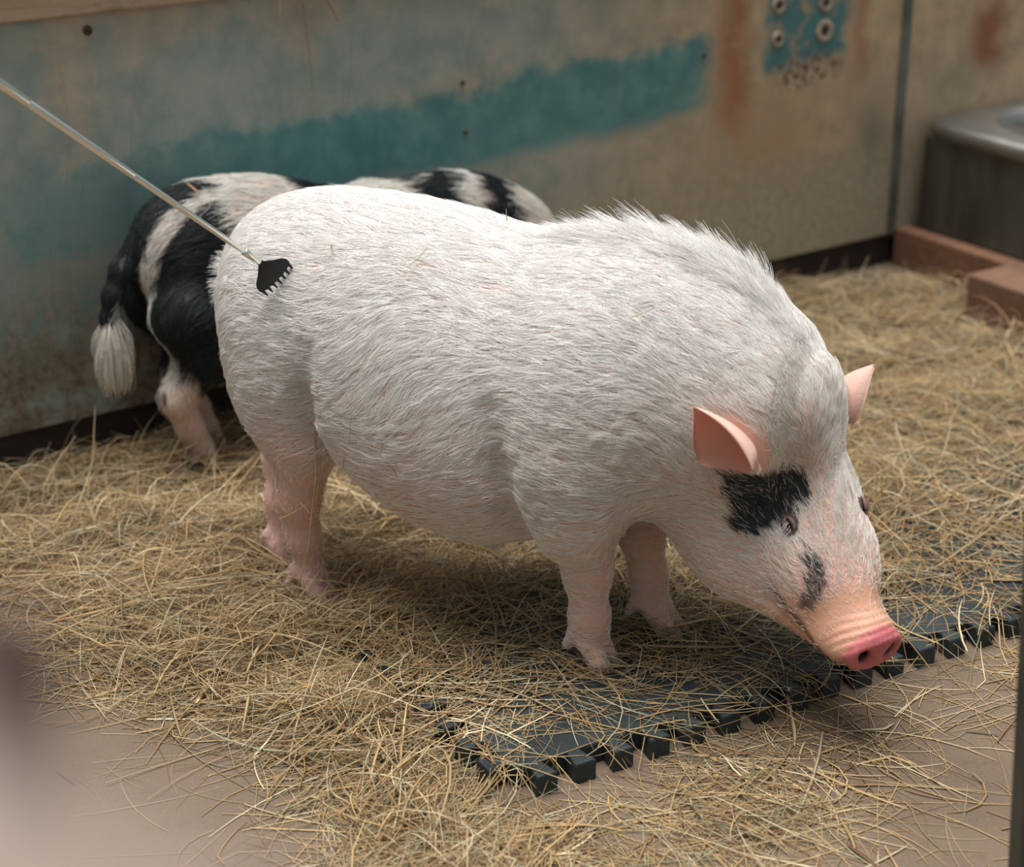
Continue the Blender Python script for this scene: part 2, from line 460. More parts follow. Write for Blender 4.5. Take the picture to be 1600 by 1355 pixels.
class Field:
    """signed distance on a grid, shapes melted together"""
    def __init__(s, lo, hi, step):
        s.lo = np.array(lo, float); s.step = step
        s.n = np.ceil((np.array(hi) - s.lo) / step).astype(int) + 1
        s.ax = [s.lo[i] + step * np.arange(s.n[i]) for i in range(3)]
        s.g = np.full(s.n, 0.3, np.float32)
    def sub(s, lo, hi):
        sl = tuple(slice(max(0, int((lo[i] - s.lo[i]) / s.step)), max(0, int((hi[i] - s.lo[i]) / s.step) + 2)) for i in range(3))
        P = np.stack(np.meshgrid(*[s.ax[i][sl[i]] for i in range(3)], indexing='ij'), -1).astype(np.float32)
        return sl, P
    def join(s, sl, d, k):
        a = s.g[sl]
        h = np.maximum(k - np.abs(a - d), 0) / k
        s.g[sl] = np.minimum(a, d) - h * h * k * 0.25
    def cut(s, sl, d, k):
        a = s.g[sl]; b = -d
        h = np.maximum(k - np.abs(a - b), 0) / k
        s.g[sl] = np.maximum(a, b) + h * h * k * 0.25
    def cone(s, p0, p1, r0, r1, k=0.03, cut=False):
        p0 = np.array(p0, float); p1 = np.array(p1, float); pad = max(r0, r1) + k + 0.012
        sl, P = s.sub(np.minimum(p0, p1) - pad, np.maximum(p0, p1) + pad)
        if P.size == 0: return
        ba = p1 - p0; t = np.clip(((P - p0) @ ba) / max(ba @ ba, 1e-9), 0, 1)
        d = np.linalg.norm(P - p0 - t[..., None] * ba, axis=-1) - (r0 + (r1 - r0) * t)
        (s.cut if cut else s.join)(sl, d, k)
    def chain(s, pts, k=0.03, first=None):
        for (p0, r0), (p1, r1) in zip(pts, pts[1:]): s.cone(p0, p1, r0, r1, k)
    def chain_cut(s, pts, k):
        for (p0, r0), (p1, r1) in zip(pts, pts[1:]): s.cone(p0, p1, r0, r1, k, cut=True)
    def ell(s, c, r, R=None, k=0.03, cut=False, n=2.0):
        c = np.array(c, float); r = np.array(r, float); R = np.eye(3) if R is None else np.array(R)   # rows: axes
        pad = r.max() * 1.02 + k + 0.012
        sl, P = s.sub(c - pad, c + pad)
        if P.size == 0: return
        q = (P - c) @ R.T
        e = (np.abs(q / r) ** n).sum(-1) ** (1 / n) + 1e-6
        d = np.linalg.norm(q, axis=-1) * (1 - 1 / e)
        d = np.where(e < 0.2, -r.min() * 0.9, d)
        (s.cut if cut else s.join)(sl, d, k)
    def loft(s, org, ax, lf, up, xs, T, B, W, k=0.03, pear=0.0, n=2.2, side=None):
        org = np.array(org, float); xs = np.asarray(xs, float)
        ax, lf, up = map(np.asarray, (ax, lf, up))
        rad = max(np.max(np.abs(T)), np.max(np.abs(B)), np.max(np.abs(W))) + k + 0.015
        e0 = org + ax * xs[0]; e1 = org + ax * xs[-1]
        ext = np.abs(up) * max(np.max(np.abs(T)), np.max(np.abs(B))) + np.abs(lf) * np.max(W) + k + 0.02
        sl, P = s.sub(np.minimum(e0, e1) - ext, np.maximum(e0, e1) + ext)
        q = P - org
        x = q @ ax; y = q @ lf; z = q @ up
        xc = np.clip(x, xs[0], xs[-1])
        t = hermite(xs, T, xc); b = hermite(xs, B, xc); w = hermite(xs, W, xc)
        if side is not None: y = y - hermite(xs, side, xc)
        c = (t + b) / 2; h = np.maximum((t - b) / 2, 1e-3); zz = z - c
        w = np.maximum(w * (1 - pear * np.clip(zz / h, -1, 1)), 1e-3)
        e = ((np.abs(y) / w) ** n + (np.abs(zz) / h) ** n) ** (1 / n) + 1e-6
        d = np.sqrt(y * y + zz * zz) * (1 - 1 / e)
        d = np.where(e < 0.15, -np.minimum(w, h) * 0.9, d)
        dx = np.abs(x - xc)
        d = np.where(dx > 0, np.sqrt(np.maximum(d, 0) ** 2 + dx ** 2), d)
        s.join(sl, d, k)
    def sample(s, p):
        q = (p - s.lo) / s.step
        i = np.clip(np.floor(q).astype(int), 0, s.n - 2); f = np.clip(q - i, 0, 1)
        g = s.g; o = 0
        for dx in (0, 1):
            for dy in (0, 1):
                for dz in (0, 1):
                    wt = (f[:, 0] if dx else 1 - f[:, 0]) * (f[:, 1] if dy else 1 - f[:, 1]) * (f[:, 2] if dz else 1 - f[:, 2])
                    o = o + wt * g[i[:, 0] + dx, i[:, 1] + dy, i[:, 2] + dz]
        return o
    def grad(s, p):
        e = s.step
        G = np.stack([s.sample(p + np.eye(3)[i] * e) - s.sample(p - np.eye(3)[i] * e) for i in range(3)], -1)
        return G / (np.linalg.norm(G, axis=1, keepdims=True) + 1e-9)
    def surface(s, smooth=2):
        """naive surface nets"""
        g = s.g; neg = g < 0
        c = sum(neg[dx:neg.shape[0] - 1 + dx, dy:neg.shape[1] - 1 + dy, dz:neg.shape[2] - 1 + dz].astype(np.int8) for dx in (0, 1) for dy in (0, 1) for dz in (0, 1))
        act = (c > 0) & (c < 8)
        idx = np.full(act.shape, -1, np.int64)
        cells = np.argwhere(act); idx[act] = np.arange(len(cells))
        acc = np.zeros((len(cells), 3)); cnt = np.zeros(len(cells))
        cor = [(a, b, d) for a in (0, 1) for b in (0, 1) for d in (0, 1)]
        for i, p in enumerate(cor):
            for q in cor[i + 1:]:
                if sum(abs(p[k] - q[k]) for k in range(3)) != 1: continue
                A = g[tuple((cells + p).T)]; B = g[tuple((cells + q).T)]
                m_ = (A < 0) != (B < 0)
                t = np.where(m_, A / np.where(m_, A - B, 1), 0)
                acc += np.where(m_[:, None], np.array(p) + t[:, None] * (np.array(q) - np.array(p)), 0); cnt += m_
        V = s.lo + s.step * (cells + acc / cnt[:, None])
        F = []
        for ax in range(3):
            b, d = (ax + 1) % 3, (ax + 2) % 3
            A = neg; sl0 = [slice(1, -1)] * 3; sl1 = [slice(1, -1)] * 3
            sl0[ax] = slice(0, -1); sl1[ax] = slice(1, None)
            x0 = A[tuple(sl0)]; x1 = A[tuple(sl1)]
            for fl in (True, False):
                e = np.argwhere((x0 == fl) & (x1 != fl))
                off = np.ones(3, int); off[ax] = 0; e = e + off
                eb = np.eye(3, dtype=int)[b]; ed = np.eye(3, dtype=int)[d]
                quad = [e, e - eb, e - eb - ed, e - ed]
                Q = np.stack([idx[tuple(q.T)] for q in quad], -1)
                F.append(Q if not fl else Q[:, ::-1])
        F = np.concatenate(F); F = F[:, ::-1]
        F = F[(F >= 0).all(1)]
        E = np.concatenate([F[:, [0, 1]], F[:, [1, 2]], F[:, [2, 3]], F[:, [3, 0]]])
        for _ in range(smooth):
            a = np.zeros_like(V); n = np.zeros(len(V))
            for i in range(3):
                a[:, i] = np.bincount(E[:, 0], V[E[:, 1], i], len(V)) + np.bincount(E[:, 1], V[E[:, 0], i], len(V))
            n = np.bincount(E[:, 0], minlength=len(V)) + np.bincount(E[:, 1], minlength=len(V))
            V = V * 0.4 + 0.6 * a / n[:, None]
        return V, F

def vnoise(p, freq, seed):
    """smooth random field of points from a few sines"""
    r = np.random.default_rng(seed); o = 0
    for _ in range(6):
        k = r.normal(size=3) * freq; o = o + np.sin(p @ k + r.uniform(0, 6.28))
    return o / 2.45

def sst(x, a, b):
    t = np.clip((x - a) / (b - a), 0, 1); return t * t * (3 - 2 * t)

class Pig:
    def __init__(s, org, head, yaw, pitch, poll, legs, wf=1.0, step=0.004, nose_tilt=30, tail=None, scale=1.0, stretch=1.0, drop=0.0):
        """org: ground point below the middle; head: heading; yaw, pitch: of the head against the body; legs: four chains in pig coordinates"""
        s.org = np.array(org, float); s.heading = head; s.scale = scale
        s.fwd = np.array([math.cos(head), math.sin(head), 0]); s.left = np.array([-math.sin(head), math.cos(head), 0])
        cy, sy, cp, sp = math.cos(yaw), math.sin(yaw), math.cos(pitch), math.sin(pitch)
        s.hf = np.array([cy * cp, sy * cp, -sp]); s.hl = np.array([-sy, cy, 0]); s.hu = np.cross(s.hf, s.hl)
        s.poll = np.array(poll, float)
        F = s.F = Field((-0.47, -0.25, -0.012), (0.76 * max(1, stretch * .95), 0.25, 0.68), step)
        # trunk and neck
        xs = [-.340, -.335, -.318, -.29, -.252, -.178, -.085, 0.01, .075, .13, .19, .25, .30, .34, .38, .42, .455, .485, .505]
        xs = [q * stretch if q > 0 else q for q in xs]
        T = [.46, .495, .542, .572, .592, .608, .609, .603, .592, .588, .594, .602, .602, .597, .585, .565, .538, .508, .46]
        T = list(np.array(T) - drop * sst(np.array(xs), -.15, .28))
        B = [.44, .425, .40, .372, .350, .318, .212, .166, .160, .172, .195, .222, .240, .252, .262, .28, .30, .33, .38]
        W = [.004, .034, .072, .100, .122, .150, .176, .184, .184, .178, .167, .156, .147, .140, .133, .125, .117, .105, .04]
        F.loft((0, 0, 0), (1, 0, 0), (0, 1, 0), (0, 0, 1), xs, T, B, np.array(W) * wf, 0.02, 0.07, 2.15)
        for sd in (-1, 1):
            F.ell((-.205, sd * .080 * wf, .395), (.092, .068 * wf, .155), k=0.05)       # haunch
            F.ell((.235, sd * .098 * wf, .385), (.085, .062 * wf, .14), k=0.06)         # shoulder
        H = s.h2l
        # head: forehead line is z = 0 at the poll
        hx = [-.09, -.06, 0.0, .05, .10, .15, .20, .240, .27, .292]
        hT = [-.06, -.018, .004, .004, .000, -.008, -.017, -.021, -.016, -.014]
        hB = [-.14, -.20, -.240, -.250, -.245, -.222, -.175, -.130, -.102, -.080]
        hW = [.05, .094, .103, .096, .090, .086, .074, .057, .049, .043]
        F.loft(s.poll, s.hf, s.hl, s.hu, hx, hT, hB, hW, 0.085, 0.36, 2.2)
        R = np.stack([s.hf, s.hl, s.hu])
        F.ell(s.poll + np.array([-.038, 0, .018]), (.056, .088 * max(wf, .85), .062), k=0.06)          # nape
        for sd in (-1, 1):
            F.ell(H(.085, sd * .078, -.155), (.080, .042, .070), R, 0.05)                # jowl
            F.ell(H(.165, sd * .046, -.070), (.045, .020, .030), R, 0.04)                # cheek bone
        # folds behind the shoulder and before the thigh
        for sd in (-1, 1):
            F.ell((.232, sd * .118 * wf, .300), (.066, .050 * wf, .105), k=0.03)
            F.chain_cut([((.150, sd * .186 * wf, .410), .006), ((.160, sd * .176 * wf, .330), .012), ((.168, sd * .140 * wf, .235), .016)], 0.035)
            F.chain_cut([((-.128, sd * .176 * wf, .440), .005), ((-.135, sd * .158 * wf, .370), .010), ((-.140, sd * .120 * wf, .300), .012)], 0.035)
        # lower jaw and mouth
        F.ell(H(.230, 0, -.105), (.058, .040, .026), R, 0.02)
        for sd in (-1, 1):
            pts = [H(.285, sd * .026, -.088), H(.258, sd * .050, -.092), H(.225, sd * .064, -.098), H(.195, sd * .078, -.104)]
            for a, b in zip(pts, pts[1:]): F.cone(a, b, .0045, .0045, 0.008, cut=True)
        # snout disc
        ct, st = math.cos(math.radians(nose_tilt)), math.sin(math.radians(nose_tilt))
        nn = s.hf * ct + s.hu * st; nu = -s.hf * st + s.hu * ct
        s.nn, s.nu = nn, nu
        N = s.nose = H(.298, 0, -.040)
        RN = np.stack([nn, s.hl, nu])
        F.ell(N - nn * .014, (.024, .039, .031), RN, 0.02)
        F.ell(N + nn * .001, (.0085, .0405, .0265), RN, 0.008, n=2.6)
        for z, q in ((.036, .0045), (.040, .004)):
            pass
        for sd in (-1, 1):
            c = N + nn * .010 + s.hl * sd * .0180 + nu * .000
            F.cone(c + s.hl * sd * .003 + nu * .006, c - s.hl * sd * .001 - nu * .007, .0098, .0080, 0.004, cut=True)
            F.cone(c - nn * .016, c - nn * .004, .0065, .0085, 0.004, cut=True)
        # teats
        for x in (-.145, -.09, -.03, .04, .10):
            zb = float(np.interp(x, xs, B))
            for sd in (-1, 1):
                F.cone((x, sd * .062 * wf, zb + .028), (x, sd * .066 * wf, zb + .001), .009, .005, 0.012)
        # legs
        s.feet = []
        for ch in legs:
            F.chain(ch['pts'], 0.024)
            p0, r0 = ch['pts'][-1]; p1 = np.array(ch['toe'], float); dr = unit((p1 - np.array(p0)) * [1, 1, 0]); sdv = np.array([-dr[1], dr[0], 0])
            for sd in (-1, 1):
                a = np.array(p0) + sdv * sd * .011 + np.array([0, 0, -.002]); b = p1 + sdv * sd * .013
                F.cone(a, b, .0150, .0120, 0.006)
                F.cone(b, b + dr * .013 - np.array([0, 0, .005]), .0120, .0080, 0.004)
                w = np.array(p0) - dr * .016 + sdv * sd * .014
                F.cone(w + [0, 0, .012], w - dr * .014 - np.array([0, 0, .016]), .009, .0065, 0.010)    # dewclaws
            s.feet.append((p1, dr))
        if tail is not None:
            F.chain(tail, 0.02)
        V, Fc = F.surface(2)
        s.V, s.Fc = V, Fc
        s.Nrm = F.grad(V)
    def h2l(s, x, y, z): return s.poll + x * s.hf + y * s.hl + z * s.hu
    def l2h(s, p): q = p - s.poll; return q @ s.hf, q @ s.hl, q @ s.hu
    def world(s, p):
        p = np.asarray(p, float) * s.scale
        return s.org + p[..., 0:1] * s.fwd + p[..., 1:2] * s.left + p[..., 2:3] * np.array([0, 0, 1.0])
    def headness(s, p):
        x, y, z = s.l2h(p); return sst(x, -.10, .02)
    def flow(s, p, wave=1.0):
        """direction the coat lies in"""
        hd = s.headness(p)[:, None]
        nk = sst(p[:, 0], .22, .46)[:, None] * (1 - hd)
        d = np.zeros_like(p); d[:, 0] = -1
        side = sst(np.abs(p[:, 1]), .05, .15)
        d[:, 2] = -0.30 * side * sst(p[:, 0], .35, .05)
        d[:, 0] += 0.0
        nd = np.tile(unit([-.80, 0, .52]), (len(p), 1)); nd[:, 1] += np.sign(p[:, 1]) * 0.10
        xh, yh, zh = s.l2h(p)
        fd = -s.hf[None] + 0.25 * np.sign(yh)[:, None] * s.hl[None] * sst(np.abs(yh), .02, .06)[:, None] - 0.75 * s.hu[None] * sst(zh, -.05, -.12)[:, None]
        d = d * (1 - hd) * (1 - nk) + nd * nk + fd * hd
        # legs: downwards
        zl = np.where(p[:, 0] < 0, sst(p[:, 2], .36, .20) * sst(p[:, 0], -.12, -.20), sst(p[:, 2], .27, .17) * sst(p[:, 0], .17, .21) * (1 - hd[:, 0]) * sst(p[:, 0], .36, .32))
        leg = np.zeros_like(p); leg[:, 2] = -1; leg[:, 0] = -.2
        d = d * (1 - zl[:, None]) + leg * zl[:, None]
        # rump turns down
        ru = (sst(p[:, 0], -.22, -.36) * (1 - zl))[:, None]
        d = d * (1 - ru) + ru * np.array([-.35, 0, -1.0])
        amp = wave * (0.16 + 0.75 * np.exp(-((p[:, 0] + .05) / .2) ** 2 - ((p[:, 2] - .40) / .09) ** 2)) * (1 - 0.6 * hd[:, 0])
        d[:, 2] += amp * vnoise(p, 26, 5)
        d[:, 0] += amp * 0.5 * vnoise(p, 24, 6)
        return d
    def sample(s, N, dens, seed=3):
        r = np.random.default_rng(seed)
        V, Fc = s.V, s.Fc
        tri = np.concatenate([Fc[:, [0, 1, 2]], Fc[:, [0, 2, 3]]])
        A = V[tri[:, 0]]; B = V[tri[:, 1]]; C = V[tri[:, 2]]
        ar = np.linalg.norm(np.cross(B - A, C - A), axis=1) * dens((A + B + C) / 3)
        c = np.cumsum(ar); k = np.searchsorted(c, r.uniform(0, c[-1], N)); k = np.minimum(k, len(tri) - 1)
        u = r.uniform(size=(N, 1)); v = r.uniform(size=(N, 1)); m_ = u + v > 1; u = np.where(m_, 1 - u, u); v = np.where(m_, 1 - v, v)
        return A[k] + u * (B[k] - A[k]) + v * (C[k] - A[k])
    def fur(s, N, dens, length, lift, clump=0.010, npt=6, seed=3, spread=0.17):
        r = np.random.default_rng(seed)
        p = s.sample(N, dens, seed); p0 = p.copy()
        L = length(p) * r.uniform(0.7, 1.15, N); lf = lift(p) * r.uniform(0.6, 1.4, N)
        cell = np.floor((p + 0.35 * clump * np.stack([vnoise(p, 90, 31), vnoise(p, 90, 32), vnoise(p, 90, 33)], -1)) / clump).astype(np.int64)
        key = ((cell[:, 0] + 500) * 2048 + cell[:, 1] + 500) * 2048 + cell[:, 2] + 500
        uq, inv = np.unique(key, return_inverse=True)
        cnt = np.bincount(inv); cen = np.stack([np.bincount(inv, p[:, i]) / cnt for i in range(3)], -1)[inv]
        ca = r.normal(0, spread, len(uq))[inv] + r.normal(0, 0.16, N)
        cl = r.normal(1, 0.15, len(uq))[inv]; cr = r.uniform(0.4, 1.6, len(uq))[inv]
        L = L * cl; lf = lf * cr
        pts = [p.copy()]
        pull = (cen - p)
        for i in range(1, npt):
            u = i / (npt - 1)
            n = s.F.grad(p)
            d = s.flow(p)
            d -= (d * n).sum(1, keepdims=True) * n
            d /= np.linalg.norm(d, axis=1, keepdims=True) + 1e-9
            b = np.cross(n, d)
            d = d * np.cos(ca)[:, None] + b * np.sin(ca)[:, None]
            p = p + d * (L / (npt - 1))[:, None] + pull * (0.62 / (npt - 1))
            n = s.F.grad(p); h = s.F.sample(p)
            tgt = L * lf * u * (1.0 - 0.25 * u) + 0.0006
            p = p + n * np.clip(tgt - h, -0.05, 0.05)[:, None]
            pts.append(p.copy())
        return np.stack(pts, 1), p0, inv

def hair_obj(name, P, col, r0, r1, parent, mat):
    """P (n,k,3) strands in the parent's space, col (n,3)"""
    n, k, _ = P.shape
    cu = bpy.data.hair_curves.new(name)
    cu.add_curves([k] * n)
    cu.attributes['position'].data.foreach_set('vector', np.ascontiguousarray(P, np.float32).ravel())
    ra = cu.attributes.get('radius') or cu.attributes.new('radius', 'FLOAT', 'POINT')
    t = np.linspace(0, 1, k)
    rad = (np.asarray(r0)[..., None] * np.ones((n, 1))) * (1 - t ** 1.5)[None] + r1 * (t ** 1.5)[None]
    ra.data.foreach_set('value', np.ascontiguousarray(rad, np.float32).ravel())
    ca = cu.attributes.new('tint', 'FLOAT_COLOR', 'CURVE')
    c = np.ones((n, 4), np.float32); c[:, :3] = col
    ca.data.foreach_set('color', c.ravel())
    cu.materials.append(mat)
    o = bpy.data.objects.new(name, cu); COL.objects.link(o); o.parent = parent
    tag(o, kind='stuff')
    return o

m = NT('pig_skin', 0.55, 0.0, 0.35)
n1 = m.noise(90, 5, 0.65); n2 = m.noise(400, 2)
c = m.mix(m.math('MULTIPLY', m.sstep(n1, 0.45, 0.75), 0.22), m.attr('tint'), (0.62, 0.36, 0.28))
m.color(c).bump(m.math('ADD', n1, m.math('MULTIPLY', n2, 0.5)), 0.25, 0.0025)
m.bsdf.inputs['Subsurface Weight'].default_value = 0.12
m.bsdf.inputs['Subsurface Radius'].default_value = (1.0, 0.35, 0.2)
m.bsdf.inputs['Subsurface Scale'].default_value = 0.008
SKIN = m.m
m = NT('pig_bristle', 0.5, 0.0, 0.25); m.color(m.attr('tint')); FUR = m.m
m = NT('eyeball', 0.06, 0.0, 0.6)
m.color(m.attr('tint')); EYE = m.m

def ear_mesh(pig, B, Tp, opening, wid, cup=1.35):
    """cupped pointed leaf with thickness"""
    B = np.array(B); Tp = np.array(Tp); ax = Tp - B; L = np.linalg.norm(ax); ax = ax / L
    o = np.array(opening, float); o -= (o @ ax) * ax; o = unit(o); sd = np.cross(ax, o)
    nt, na = 22, 17
    V, C = [], []
    for side in (0, 1):
        for i in range(nt):
            t = i / (nt - 1)
            q0 = min(1, t / .34); q0 = q0 * q0 * (3 - 2 * q0)
            w = wid * (0.50 + 0.62 * math.sin(math.pi * min(1, t * 0.95 + 0.10)) ** 0.9) * (1 - t ** 3.2) ** 0.75 * (.30 + .70 * q0) + 0.0012
            ph = cup * (1.05 - 0.62 * t)
            Rr = w / math.sin(min(ph, 1.45)) if ph < 1.5 else w
            bend = o * (-0.008 * math.sin(t * math.pi) + 0.006 * t * t)
            for j in range(na):
                a = -1 + 2 * j / (na - 1)
                th = 0.0028 * (1 - abs(a) ** 3 * 0.75) * (1 - 0.5 * t)
                f = a * ph
                nrm = sd * math.sin(f) - o * math.cos(f)
                p = B + ax * L * t + bend + o * Rr * 0.92 + nrm * (Rr + (th if side else -th))
                V.append(p)
                q = (1 - abs(a)) * (1 - t * 0.6)
                if side: C.append(np.array([.74, .46, .38]) * (1 - .0 * q))
                else: C.append(np.array([.62, .20, .16]) * q + np.array([.74, .38, .31]) * (1 - q))
    n = nt * na; F = []
    for i in range(nt - 1):
        for j in range(na - 1):
            q = [i * na + j, i * na + j + 1, (i + 1) * na + j + 1, (i + 1) * na + j]
            F.append(q[::-1]); F.append([k + n for k in q])
    ring = [i * na for i in range(nt)] + [(nt - 1) * na + j for j in range(1, na)] + [i * na + na - 1 for i in range(nt - 2, -1, -1)]
    for a, b in zip(ring, ring[1:]): F.append([a, b, b + n, a + n])
    return mesh_np('ear', np.array(V), np.array(F), True, np.array(C))

def eye_mesh(c, r, look, iris=(.022, .024, .024)):
    look = unit(look); a = unit(np.cross(look, [0.1, 0.2, 1])); b = np.cross(look, a)
    V, C, F = [], [], []
    nu, nv = 20, 28
    for i in range(nu + 1):
        th = math.pi * i / nu
        for j in range(nv):
            ph = 2 * math.pi * j / nv
            V.append(c + r * (look * math.cos(th) + (a * math.cos(ph) + b * math.sin(ph)) * math.sin(th)))
            C.append((.004, .004, .005) if th < .35 else iris if th < .80 else (.10, .065, .055))
    for i in range(nu):
        for j in range(nv):
            F.append([i * nv + j, (i + 1) * nv + j, (i + 1) * nv + (j + 1) % nv, i * nv + (j + 1) % nv])
    return mesh_np('eye', np.array(V), np.array(F), True, np.array(C))

def lid_paths(c, r, look, along, a0=0.95, up=0.5, dn=0.55):
    """upper and lower lid as arcs over the eyeball"""
    look = unit(look); al = np.array(along) - (np.array(along) @ look) * look; al = unit(al); v = np.cross(look, al)
    out = []
    for s_ in (up, -dn):
        P = []
        for t in np.linspace(-1, 1, 13):
            d = look * 1.0 + al * t * 1.15 + v * s_ * (1 - t * t)
            P.append(c + unit(d) * (r + 0.0014))
        out.append(np.array(P))
    return out

def pig_root(pig, name, label):
    r = empty(name, pig.org.tolist(), pig.heading)
    r.scale = (pig.scale,) * 3
    tag(r, label, 'pig'); return r

def make_body(pig, root, coat, extra=None):
    V = pig.V.copy()
    # fine folds of the skin
    n = pig.Nrm
    x, y, z = pig.l2h(V)
    wr = np.exp(-((x - .272) / .022) ** 2) * sst(z, -.075, -.035) * np.sin((x - .27) * 620 + 3 * vnoise(V, 30, 8)) * 0.0016
    V = V + n * (wr + 0.0006 * (vnoise(V, 70, 9) - 1.8) * (1 - pig.headness(V)))[:, None]
    me = mesh_np('body', V, pig.Fc, True, coat(pig, pig.V))
    return link('body', me, root, SKIN)

# ---- the white pig
DEG = math.pi / 180
legs_w = [
    dict(pts=[((-.195, -.078, .37), 0.0720), ((-.186, -.076, .285), 0.0500), ((-.208, -.068, .185), 0.0318), ((-.208, -.058, .115), 0.0228), ((-.202, -.052, .055), 0.0206)], toe=(-.180, -.050, .012)),
    dict(pts=[((-.230, .080, .36), 0.0800), ((-.228, .070, .27), 0.0560), ((-.300, .045, .180), 0.0292), ((-.300, .030, .115), 0.0211), ((-.296, .020, .055), 0.0193)], toe=(-.274, .016, .012)),
    dict(pts=[((.225, -.095, .34), 0.0750), ((.235, -.080, .25), 0.0500), ((.240, -.072, .165), 0.0284), ((.243, -.070, .095), 0.0219), ((.246, -.068, .066), 0.0211)], toe=(.266, -.070, .031)),
    dict(pts=[((.235, .090, .34), 0.0750), ((.255, .075, .25), 0.0480), ((.262, .062, .165), 0.0275), ((.275, .058, .105), 0.0211), ((.285, .056, .068), 0.0202)], toe=(.312, .056, .032)),
]
tail_w = [((-.330, 0, .47), .016), ((-.350, .014, .44), .010), ((-.355, .022, .40), .007), ((-.350, .026, .36), .005)]
HEAD_W = -26 * DEG
wp_pig = Pig((-.085, 2.43, 0), HEAD_W, -34 * DEG, 52 * DEG, (.505, 0, .405), legs_w, 1.0, 0.004, 32, tail_w)

def poly_sd(px, pz, poly):
    """signed distance to a closed polygon (negative inside)"""
    P = np.array(poly); Q = np.roll(P, -1, 0); d = np.full(len(px), 9.0); ins = np.zeros(len(px), bool)
    for (ax, az), (bx, bz) in zip(P, Q):
        ex, ez = bx - ax, bz - az
        t = np.clip(((px - ax) * ex + (pz - az) * ez) / (ex * ex + ez * ez), 0, 1)
        d = np.minimum(d, np.hypot(px - ax - t * ex, pz - az - t * ez))
        c = ((az > pz) != (bz > pz)) & (px < ex * (pz - az) / (ez if ez else 1e-9) + ax); ins ^= c
    return np.where(ins, -d, d)
EYE_PATCH = [(.048, -.022), (.062, -.050), (.076, -.066), (.106, -.088), (.120, -.079), (.124, -.060), (.116, -.047), (.110, -.030), (.102, -.008), (.068, -.002), (.053, -.011)]
MUZZLE_STREAK = [(.150, -.031), (.164, -.028), (.178, -.025), (.194, -.028), (.206, -.036), (.226, -.056), (.220, -.066), (.204, -.047), (.188, -.038), (.170, -.036)]
def patch_w(pig, p):
    """black coat patches of the white pig, 0..1"""
    x, y, z = pig.l2h(p)
    nz = vnoise(p, 70, 21) * .0022 + vnoise(p, 200, 22) * .0014
    a = sst(poly_sd(x, z, EYE_PATCH) + nz, .003, -.003) * (y < -.03)
    b = sst(poly_sd(x, z, MUZZLE_STREAK) + nz, .003, -.002) * (y < -.015) * .8
    return np.clip(a + b, 0, 1)

def coat_w(pig, p):
    x, y, z = pig.l2h(p)
    c = np.tile(np.array([.78, .48, .395]), (len(p), 1))
    def lay(f, col):
        nonlocal c; c = c * (1 - f[:, None]) + np.array(col) * f[:, None]
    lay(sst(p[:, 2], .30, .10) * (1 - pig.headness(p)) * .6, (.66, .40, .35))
    lay(sst(x, .185, .235) * .9, (.62, .32, .20))
    nd = (p - pig.nose) @ pig.nn
    rr = np.linalg.norm((p - pig.nose) - nd[:, None] * pig.nn, axis=1)
    lay(sst(nd, -.012, -.003) * sst(rr, .055, .047), (.56, .15, .16))
    for sd in (-1, 1):
        q = pig.nose + pig.hl * sd * .0185 - p
        lay(sst(np.sqrt((q ** 2).sum(1)), .0165, .0125) * sst(nd, .0055, .001), (.045, .012, .016))
    # mouth corner
    mc = np.abs(z + .088 - (x - .192) * .1); lay(sst(mc, .008, .004) * sst(x, .17, .19) * sst(np.abs(y), .025, .03) * sst(x, .30, .28) * .8, (.16, .07, .06))
    lay(patch_w(pig, p) * .96, (.030, .036, .038))
    # hooves
    for f, dr in pig.feet:
        d = np.linalg.norm((p - f) * [1, 1, 1.2], axis=1)
        tt = (p - f) @ dr
        lay(sst(d, .032, .024) * sst(tt, -.008, .002) * sst(p[:, 2] - f[2], .012, .004) * .85, (.16, .095, .07))
    return c

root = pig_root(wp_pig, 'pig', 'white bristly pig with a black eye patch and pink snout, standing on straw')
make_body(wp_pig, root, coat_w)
H = wp_pig.h2l
hf, hl, hu = wp_pig.hf, wp_pig.hl, wp_pig.hu
def w2l(v): v = np.array(v, float); return np.array([v @ wp_pig.fwd, v @ wp_pig.left, v[2]])
EAR_R = (np.array((.482, -.127, .379)), np.array((.419, -.172, .468)))
EAR_L = (np.array((.508, .055, .374)), np.array((.560, .074, .458)))
link('ear', ear_mesh(wp_pig, *EAR_R, (-.46, -.86, -.22), .047, 1.5), root, SKIN)
link('ear', ear_mesh(wp_pig, *EAR_L, w2l((.80, .45, -.2)), .027), root, SKIN)
m_lash = FUR
for sd in (-1, 1):
    c0 = H(.119, sd * .058, -.036)
    # set the eye just under the skin
    g = wp_pig.F.grad(c0[None])[0]; c0 = c0 - g * (wp_pig.F.sample(c0[None])[0] + .0045)
    lk = unit(g * 1.0 + hf * .25)
    ob = link('eye', eye_mesh(c0, .0132, lk), root, EYE)
    tag(ob, 'dark glossy eye')
    P = lid_paths(c0, .0132, lk, hf, up=.44 * sd, dn=.48 * sd)
    me = tube_mesh('eyelid', P, [.0014 + .0014 * np.sin(np.linspace(0, math.pi, 13))] * 2, 8)
    a = me.color_attributes.new('tint', 'FLOAT_COLOR', 'POINT'); cc = np.ones((len(me.vertices), 4), np.float32); cc[:, :3] = (.20, .115, .105)
    a.data.foreach_set('color', cc.ravel())
    tag(link('eyelid', me, ob, SKIN), 'pink eyelid rim')

